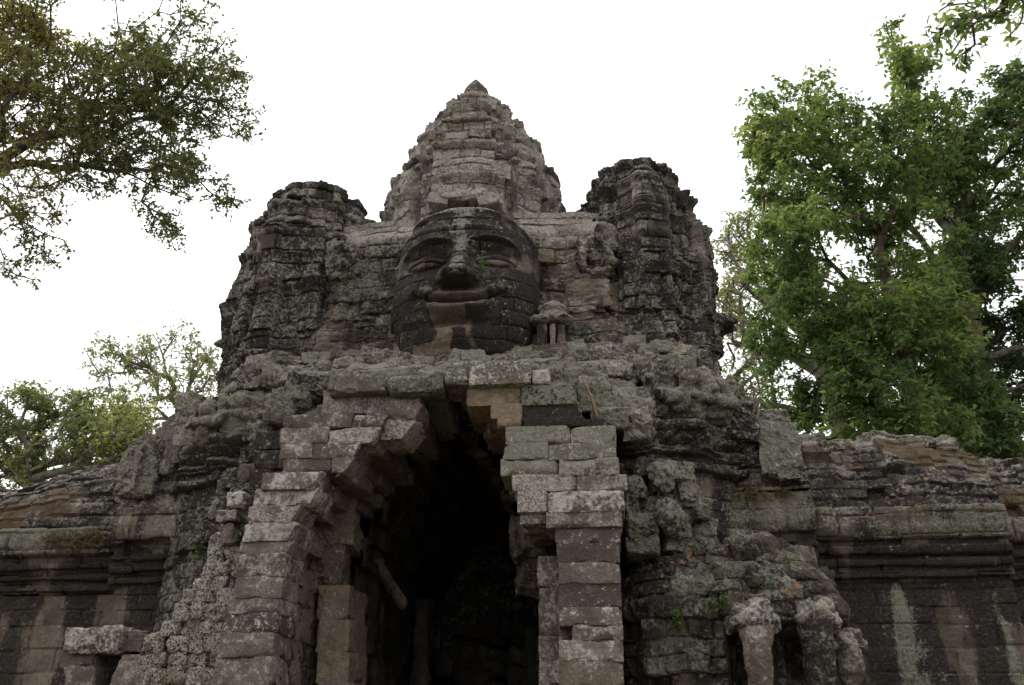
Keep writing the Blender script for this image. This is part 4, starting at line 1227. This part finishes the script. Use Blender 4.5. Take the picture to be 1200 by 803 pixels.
def cloud(blobs, seed, thresh=-0.15, freq=0.55):
    """anchor points inside picture-sized ellipsoids, thinned by noise so that gaps open"""
    r = np.random.default_rng(seed)
    out = []
    for (px, py, rx, ry, y, n, dep) in blobs:
        c = np.array(W(px, py, y))
        t = (Vector(c)-CAM).length/1050.0
        q = r.normal(0, 1, (n*3, 3)); q /= np.linalg.norm(q, axis=1)[:, None]
        q *= r.random((n*3, 1))**(1/2.2)
        P = c + q*np.array([rx*t, dep, ry*t])
        k = fbm(P[:, 0], P[:, 1], P[:, 2], freq, 2, seed)
        P = P[k > thresh][:n]
        out.append(P)
    return np.vstack(out)

def tree(name, label, cat, base, root_pts, blobs, r0, seed, leaf, per, lsize, spread, lm, bm_, group='trees around the gate', thresh=-.15, freq=.55, droop=.3, sides=6, aspect=.5, alpha=.35, wig=.12, bare=0.0):
    root = thing(name, base, label, cat, group)
    A = cloud(blobs, seed, thresh, freq)
    nodes, par, rad, tips = grow(root_pts, A, r0, seed, wig, alpha)
    r = np.random.default_rng(seed+1)
    tp_ = nodes[tips]
    hue = np.clip(fbm(tp_[:, 0], tp_[:, 1], tp_[:, 2], .5, 2, seed+4)*.5+.42, 0, 1)
    k = max(3, per//6)                                      # every tip carries k twigs, every twig about six leaves
    A0 = np.repeat(tp_, k, 0)
    D = r.normal(0, 1, A0.shape)*np.array([1, 1, .7]) - [0, 0, .25*droop]
    D = D/np.linalg.norm(D, axis=1)[:, None]*spread*r.uniform(.7, 2.1, (len(D), 1))
    m = per//k
    f = r.uniform(.25, 1.0, (len(A0), m))
    C = (A0[:, None]+D[:, None]*f[..., None]).reshape(-1, 3) + r.normal(0, lsize*.22, (len(A0)*m, 3))
    C[:, 2] -= (f.reshape(-1)**2)*spread*.25
    hue = np.repeat(np.repeat(hue, k)+r.normal(0, .08, len(A0)), m)
    T1 = A0+D-[0, 0, spread*.25]
    u = np.cross(D, [.3, .2, .9]); u /= np.linalg.norm(u, axis=1)[:, None]+1e-9
    w_ = np.cross(D, u); w_ /= np.linalg.norm(w_, axis=1)[:, None]+1e-9
    tr = max(.004, lsize*.035)
    TV = np.stack([A0+u*tr, A0-u*tr*.5+w_*tr*.87, A0-u*tr*.5-w_*tr*.87, T1+u*tr*.5, T1-u*tr*.25+w_*tr*.43, T1-u*tr*.25-w_*tr*.43], 1).reshape(-1, 3)
    bb = np.arange(len(A0))[:, None]*6
    TF = np.concatenate([bb+np.array([[0, 1, 4, 3]]), bb+np.array([[1, 2, 5, 4]]), bb+np.array([[2, 0, 3, 5]])])
    limb_mesh(nodes, par, rad, 'trunk', bm_, root, sides, extra=(TV, TF))
    leaf_mesh(C, lsize, seed+2, 'crown', lm, root, droop, hue, aspect)
    return root

# tall bright tree, right
b0 = W(1090, 560, 29); b0.z = 0
rootp = [(b0.x, 29, 0), (b0.x-.2, 29, 4), tuple(W(1085, 520, 29)), tuple(W(1065, 440, 29)), tuple(W(1045, 360, 29)), tuple(W(1030, 290, 29))]
blobs = [(1040, 80, 42, 48, 29, 45, 1.6), (1000, 130, 60, 50, 29, 70, 2.2), (920, 150, 48, 55, 28.5, 70, 1.8), (900, 185, 30, 45, 28.5, 35, 1.4), (1075, 140, 50, 60, 29, 65, 2), (960, 210, 75, 65, 28.5, 110, 2.6), (1060, 230, 75, 75, 29, 110, 2.6),
         (940, 295, 62, 55, 28, 90, 2.4), (1010, 320, 90, 70, 28.5, 130, 2.6), (960, 385, 75, 60, 28, 110, 2.4), (1050, 400, 90, 65, 28, 130, 2.4), (960, 450, 70, 55, 28, 100, 2.2), (1050, 480, 95, 50, 28, 120, 2.2), (985, 510, 60, 36, 28.5, 55, 2)]
tree('broadleaf_tree', 'tall bright green broadleaf tree rising behind the right gallery roof', 'tree', (b0.x, 29, 0), rootp, blobs, .30, 41, None, 44, .22, .34, M_leaf_right, M_barkb, thresh=-.12, freq=.42)
# darker tree at the right edge, with the leaning trunk
b0 = W(1185, 560, 31); b0.z = 0
rootp = [(b0.x, 31, 0), (b0.x, 31, 5), tuple(W(1178, 525, 31)), tuple(W(1160, 480, 31)), tuple(W(1140, 435, 31)), tuple(W(1135, 380, 31))]
blobs = [(1165, 150, 60, 55, 32, 80, 2), (1195, 200, 80, 70, 32, 110, 2.5), (1130, 200, 40, 50, 32, 50, 2), (1160, 290, 75, 70, 32, 110, 2.5), (1190, 380, 75, 70, 32, 110, 2.5), (1130, 350, 60, 60, 32, 80, 2.2), (1120, 430, 70, 50, 32, 90, 2.2), (1200, 460, 60, 60, 32, 80, 2.2), (1260, 330, 70, 150, 32, 110, 2.5), (1090, 480, 60, 45, 31, 60, 2), (1175, 110, 40, 30, 32, 35, 1.6), (1105, 165, 36, 40, 31, 50, 2), (1100, 240, 50, 50, 31, 70, 2), (1095, 320, 50, 50, 31, 70, 2), (1110, 400, 50, 40, 30.5, 60, 2), (1150, 470, 50, 36, 30, 50, 1.6), (1190, 510, 40, 30, 30, 30, 1.5), (1130, 520, 60, 26, 30, 36, 1.5)]
tree('broadleaf_tree', 'dark green tree with thick leaning trunk at the right edge', 'tree', (b0.x, 31, 0), rootp, blobs, .62, 43, None, 50, .22, .38, M_leaf_dark, M_barkb, thresh=-.14, freq=.45)
# pale far tree between the right tower and the bright tree
b0 = W(985, 560, 40); b0.z = 0
rootp = [(b0.x, 40, 0), (b0.x, 40, 8), tuple(W(985, 500, 40)), tuple(W(965, 435, 40)), tuple(W(930, 415, 40)), tuple(W(890, 409, 39)), tuple(W(852, 402, 38))]
blobs = [(860, 295, 34, 38, 40, 40, 2), (895, 265, 40, 40, 40, 45, 2), (855, 345, 30, 30, 40, 34, 2), (890, 340, 45, 50, 40, 60, 2), (875, 385, 36, 30, 39, 32, 2), (880, 440, 36, 26, 39, 34, 2), (900, 468, 34, 22, 39, 28, 2), (915, 230, 30, 40, 41, 30, 2), (935, 330, 40, 70, 41, 60, 2), (860, 455, 20, 25, 39, 14, 1.5)]
tree('broadleaf_tree', 'pale airy tree with bare grey limb reaching behind the right tower', 'tree', (b0.x, 40, 0), rootp, blobs, .46, 47, None, 34, .19, .46, M_leaf_pale, M_barkp, thresh=-.15)
# left background: thin tall tree and yellow-green bushy tree
b0 = W(200, 580, 38); b0.z = 0
rootp = [(b0.x, 38, 0), (b0.x, 38, 6), tuple(W(205, 545, 38)), tuple(W(210, 510, 38)), tuple(W(214, 480, 38))]
blobs = [(230, 405, 34, 24, 38, 34, 2), (195, 420, 30, 24, 38, 28, 2), (245, 440, 30, 34, 38, 32, 2), (140, 425, 36, 24, 38, 34, 2), (125, 418, 22, 18, 38, 14, 1.5), (165, 430, 22, 16, 38, 14, 1.5), (180, 470, 50, 30, 38, 40, 2), (225, 490, 40, 30, 38, 34, 2), (160, 510, 60, 30, 38, 46, 2), (230, 530, 34, 20, 38, 18, 1.6), (100, 490, 40, 26, 38, 30, 2), (190, 510, 70, 30, 36, 60, 2), (170, 545, 80, 24, 36, 56, 2), (240, 500, 40, 36, 37, 40, 2), (215, 455, 40, 30, 37, 34, 2), (120, 530, 50, 30, 36, 40, 2)]
tree('slender_tree', 'slender tree with thin open crown standing left of the gate tower', 'tree', (b0.x, 38, 0), rootp, blobs, .30, 53, None, 26, .18, .38, M_leaf_pale, M_barkp, thresh=-.1, freq=.6)
b0 = W(30, 640, 33); b0.z = 0
rootp = [(b0.x, 33, 0), (b0.x+.3, 33, 4), tuple(W(40, 590, 33)), tuple(W(48, 545, 33))]
blobs = [(20, 490, 40, 32, 33, 46, 2), (60, 480, 42, 28, 33, 52, 2), (105, 495, 44, 36, 33, 60, 2), (150, 520, 40, 28, 33, 40, 2), (175, 500, 36, 26, 33, 36, 1.8), (130, 475, 34, 24, 33, 34, 1.8), (170, 550, 50, 22, 33, 36, 1.8), (80, 470, 30, 16, 33, 20, 1.6), (30, 535, 50, 30, 33, 60, 2), (90, 540, 50, 26, 33, 54, 2), (10, 570, 50, 30, 33, 50, 2), (60, 565, 40, 20, 33, 34, 1.6), (-40, 520, 50, 60, 33, 60, 2)]
tree('bushy_tree', 'yellow-green bushy tree spreading above the left gallery roof', 'tree', (b0.x, 33, 0), rootp, blobs, .34, 59, None, 44, .17, .34, M_leaf_far, M_barkp, thresh=-.12, freq=.7)
# near tree leaning in from the upper left
tx = -16.5
rootp = [(tx, 14, 0), (tx+.1, 14, 5), (tx+.5, 14, 9), tuple(W(-120, 230, 14)), tuple(W(-20, 200, 14)), tuple(W(45, 160, 14))]
blobs = [(40, 40, 75, 55, 14, 150, 1.7), (120, 30, 75, 50, 14, 150, 1.7), (70, 110, 90, 50, 14, 190, 1.7), (170, 60, 60, 55, 14, 100, 1.6), (150, 140, 70, 48, 14, 130, 1.5), (215, 110, 48, 50, 14, 75, 1.4), (255, 85, 34, 36, 14, 26, 1.2), (270, 130, 22, 26, 14, 12, 1), (240, 30, 30, 36, 14, 16, 1.2),
         (105, 175, 50, 28, 14, 55, 1.2), (200, 195, 40, 30, 14, 34, 1.2), (245, 220, 32, 20, 14, 24, 1), (185, 255, 26, 20, 14, 14, .9), (205, 268, 12, 12, 14, 5, .6), (40, 215, 45, 30, 14, 34, 1.2), (105, 225, 26, 26, 14, 18, 1), (30, 270, 36, 32, 14, 30, 1), (15, 305, 18, 16, 14, 8, .8), (150, 195, 40, 22, 14, 24, 1), (265, 100, 26, 50, 14.5, 16, 1), (0, 150, 60, 60, 14, 100, 1.6), (-60, 60, 80, 100, 14, 150, 1.7)]
tree('overhanging_tree', 'dark olive tree leaning in overhead from the upper left, backlit', 'tree', (tx, 14, 0), rootp, [(a, b_, c, d, e, int(f*1.3), g) for a, b_, c, d, e, f, g in blobs], .17, 61, None, 30, .084, .18, M_leaf_near, M_bark, thresh=-.25, freq=.9, droop=.4, wig=.16)
# twig reaching in at the top right, large leaves near the camera
tx = 13.5
rootp = [(tx, 9, 0), (tx-.1, 9, 4), (tx-.5, 9, 8), tuple(W(1300, -40, 9)), tuple(W(1210, -8, 9)), tuple(W(1175, 5, 9))]
blobs = [(1130, 8, 32, 14, 9, 16, .4), (1120, 36, 26, 14, 9, 13, .4), (1150, 22, 24, 16, 9, 8, .4), (1140, 55, 20, 10, 9, 6, .3), (1175, 12, 24, 14, 9, 9, .4), (1108, 48, 12, 10, 9, 5, .3), (1240, -10, 60, 30, 9, 30, .8)]
tree('overhanging_tree', 'near leafy branch with large oval leaves hanging into the top right corner', 'tree', (tx, 9, 0), rootp, blobs, .05, 67, None, 6, .125, .10, M_leaf_right, M_bark, thresh=-2, droop=.5, aspect=.48)

# ------------------------------------------------------------------ small things standing on the stone
bpy.context.view_layer.update()
dg = bpy.context.evaluated_depsgraph_get()
def hit(px, py):
    d = ray_dir(px, py)
    ok, loc, nrm, *_ = scene.ray_cast(dg, CAM, d)
    return (loc, nrm) if ok else (W(px, py, 20), Vector((0, -1, 0)))

def weed(px, py, h, n, label, mat=M_weed, name='weed', group='weeds sprouting from the stone', wide=.5):
    p, nr = hit(px, py)
    r = np.random.default_rng(int(px*7+py))
    root = thing(name, p, label, 'weed', group)
    tips = []
    nodes, par = [np.array(p)], [-1]
    for k in range(max(2, n//9)):
        a = np.array(p) + np.array([r.normal(0, h*wide*.5), -abs(r.normal(0, .06))-.03, h*r.uniform(.55, 1.0)])
        prev = 0
        for s in (1, 2, 3):
            nodes.append(np.array(p)+(a-np.array(p))*s/3 + r.normal(0, .012, 3)); par.append(prev); prev = len(nodes)-1
            tips.append(nodes[-1])
    limb_mesh(nodes, par, np.full(len(nodes), .007), 'stem', mat, root, 4)
    C = np.array(tips)[r.integers(0, len(tips), n)] + r.normal(0, h*.12*wide*2, (n, 3))
    leaf_mesh(C, min(.13, h*.28), int(px), 'leaves', mat, root, .1)
weed(563, 322, .75, 22, 'thin green weed growing on the giant face beside its nose', wide=.15)
weed(792, 742, .5, 50, 'trailing green weed on the blocks between right pier and elephant heads', wide=.4)
weed(846, 720, .4, 36, 'small green weed beside the first elephant head')
weed(742, 633, .35, 30, 'green tuft in the joint beside the top of the right pier')
weed(925, 664, .28, 26, 'yellow-green tuft above the middle elephant head')
weed(886, 688, .25, 22, 'yellow-green tuft on the slope above the leftmost elephant head')
weed(280, 640, .4, 40, 'bright green sprig at the top of the laterite steps')
weed(247, 700, .22, 24, 'small green sprig halfway down the laterite steps')
weed(985, 580, .3, 26, 'green sprig on the mossy roof of the right gallery')
weed(403, 335, .25, 20, 'green tuft on the tower body left of the giant face')
weed(235, 655, .8, 60, 'dark trailing weed hanging over the cornice left of the laterite steps', wide=.4)

def mat_of_weeds(px0, px1, py, label, n, seed):
    r = np.random.default_rng(seed)
    root = thing('dry_weeds', hit((px0+px1)/2, py)[0], label, 'weeds', 'dry weeds on the cornices')
    C = []
    for k in range(n):
        p, _ = hit(r.uniform(px0, px1), py+r.normal(0, 4))
        C.append(np.array(p)+r.normal(0, .05, (6, 3))+[0, -.04, .03])
    leaf_mesh(np.vstack(C), .16, seed, 'leaves', M_straw, root, .3, None, .18)
mat_of_weeds(55, 125, 632, 'mat of brown dry weeds along the edge of the left gallery roof', 110, 5)
mat_of_weeds(850, 925, 580, 'thin line of dry weeds along the cornice right of the ruined pediment', 60, 6)

def fallen(px, py, size, label, ang):
    p, nr = hit(px, py)
    size *= 0.62
    r = np.random.default_rng(int(px))
    n = 9
    t = np.linspace(0, 1, n)
    wd = np.sin(np.pi*t**.85)*.26*size
    u = Vector((math.cos(ang), -.25, math.sin(ang))).normalized(); s = u.cross(Vector((0.1, -1, .4))).normalized(); nn = u.cross(s)
    V = []
    for ti, wi in zip(t, wd):
        c = p + u*(ti-.5)*size + Vector((0, -.06, .02)) + nn*math.sin(ti*math.pi)*size*.12
        V += [c-s*wi+nn*wi*.4, c, c+s*wi+nn*wi*.4]
    o = mesh_obj('fallen_leaf', np.array([list(v) for v in V]), grid_faces(n, 3), M_dryleaf, None, True, {'lc': rgba(len(V), r.random())})
    prop(o, label, 'leaf', 'fallen dry leaves on the stone')
fallen(806, 652, .36, 'large orange dry leaf on the ledge between the right pier and the elephant heads', .7)
fallen(800, 660, .22, 'pale orange dry leaf just under the largest orange leaf', -.9)
fallen(935, 688, .34, 'rust coloured dry leaf lying above the middle elephant head', -.3)
fallen(918, 694, .24, 'small ochre dry leaf left of the rust coloured one', .2)
fallen(1015, 606, .2, 'tiny orange dry leaf on the eave of the right gallery', .6)
fallen(1085, 562, .22, 'buff dry leaf on the right gallery roof below its ridge', .1)
fallen(993, 522, .26, 'yellow dry leaf on the ridge at the left end of the right gallery roof', .3)
fallen(230, 722, .2, 'pale dry leaf on the laterite steps', .5)

def stick():
    b = NB('dry_wood'); p, _ = b.geo()
    m = b.diffuse(b.mix(b.noise(p, 12, 3), (0.20, 0.13, 0.07), (0.30, 0.21, 0.12)))
    a, _ = hit(699, 488)
    c = W(684, 446, a.y-.25)
    a = a + Vector((0, -.06, 0))
    mid = (a+c)/2+Vector((.03, -.03, .02))
    o = limb_mesh([np.array(a), np.array(mid), np.array(c)], [-1, 0, 1], np.array([.035, .03, .018]), 'dry_stick', m, None, 7)
    prop(o, 'thin dry stick leaning on the ledge above the right stepped stack', 'stick')
stick()

def loose(px, py, yf, size, label, seed, **kw):
    c = W(px, py, yf)
    pl = Pile(); pl.add(block(c, size, random.uniform(-.3, .3), .11, .04, .07, seed, random.uniform(-.1, .1), random.uniform(-.15, .15)), **kw)
    prop(pl.build('loose_stone', M_porch, None), label, 'stone', 'loose stones left on the ruin')
loose(279, 588, 17.6, (.36, .5, .36), 'white crusted loose stone perched left of the left corbelled stack', 1, white=.9, lich=.6)
loose(273, 608, 17.6, (.42, .6, .26), 'grey loose stone right under the white crusted one', 2, lich=.4, white=.2)
loose(272, 630, 17.7, (.36, .6, .42), 'lowest brown stone of the small stack beside the left corbels', 3, lich=.1)

def scatter_small():
    """moss tufts, grass blades and leaf litter caught on the ledges: too many to count"""
    r = np.random.default_rng(91)
    G, Lf, Mv, Mf, n = [], [], [], [], 0
    tries = 0
    while tries < 4200:
        tries += 1
        px, py = r.uniform(0, 1200), r.uniform(200, 800)
        d = ray_dir(px, py)
        ok, p, nr, _, o, _ = scene.ray_cast(dg, CAM, d)
        if not ok or p.y > 27 or o.name.startswith(('crown', 'twig', 'trunk', 'leaves')): continue
        if nr.z < .45: continue
        q = np.array(p)
        if r.random() < .55: G.append(q+r.normal(0, .035, (7, 3))*[1, 1, .4])
        elif py > 430: Lf.append(q+r.normal(0, .03, (1, 3))*[1, 1, 0]+[0, 0, .02])
    o = leaf_mesh(np.vstack(G), .085, 92, 'grass_tufts', M_weed, None, -1.0, r.uniform(.0, .35, len(G)*7), .16)
    prop(o, kind='stuff')
    o = leaf_mesh(np.vstack(Lf), .13, 93, 'leaf_litter', M_dryleaf, None, .2, None, .5)
    prop(o, kind='stuff')
scatter_small()
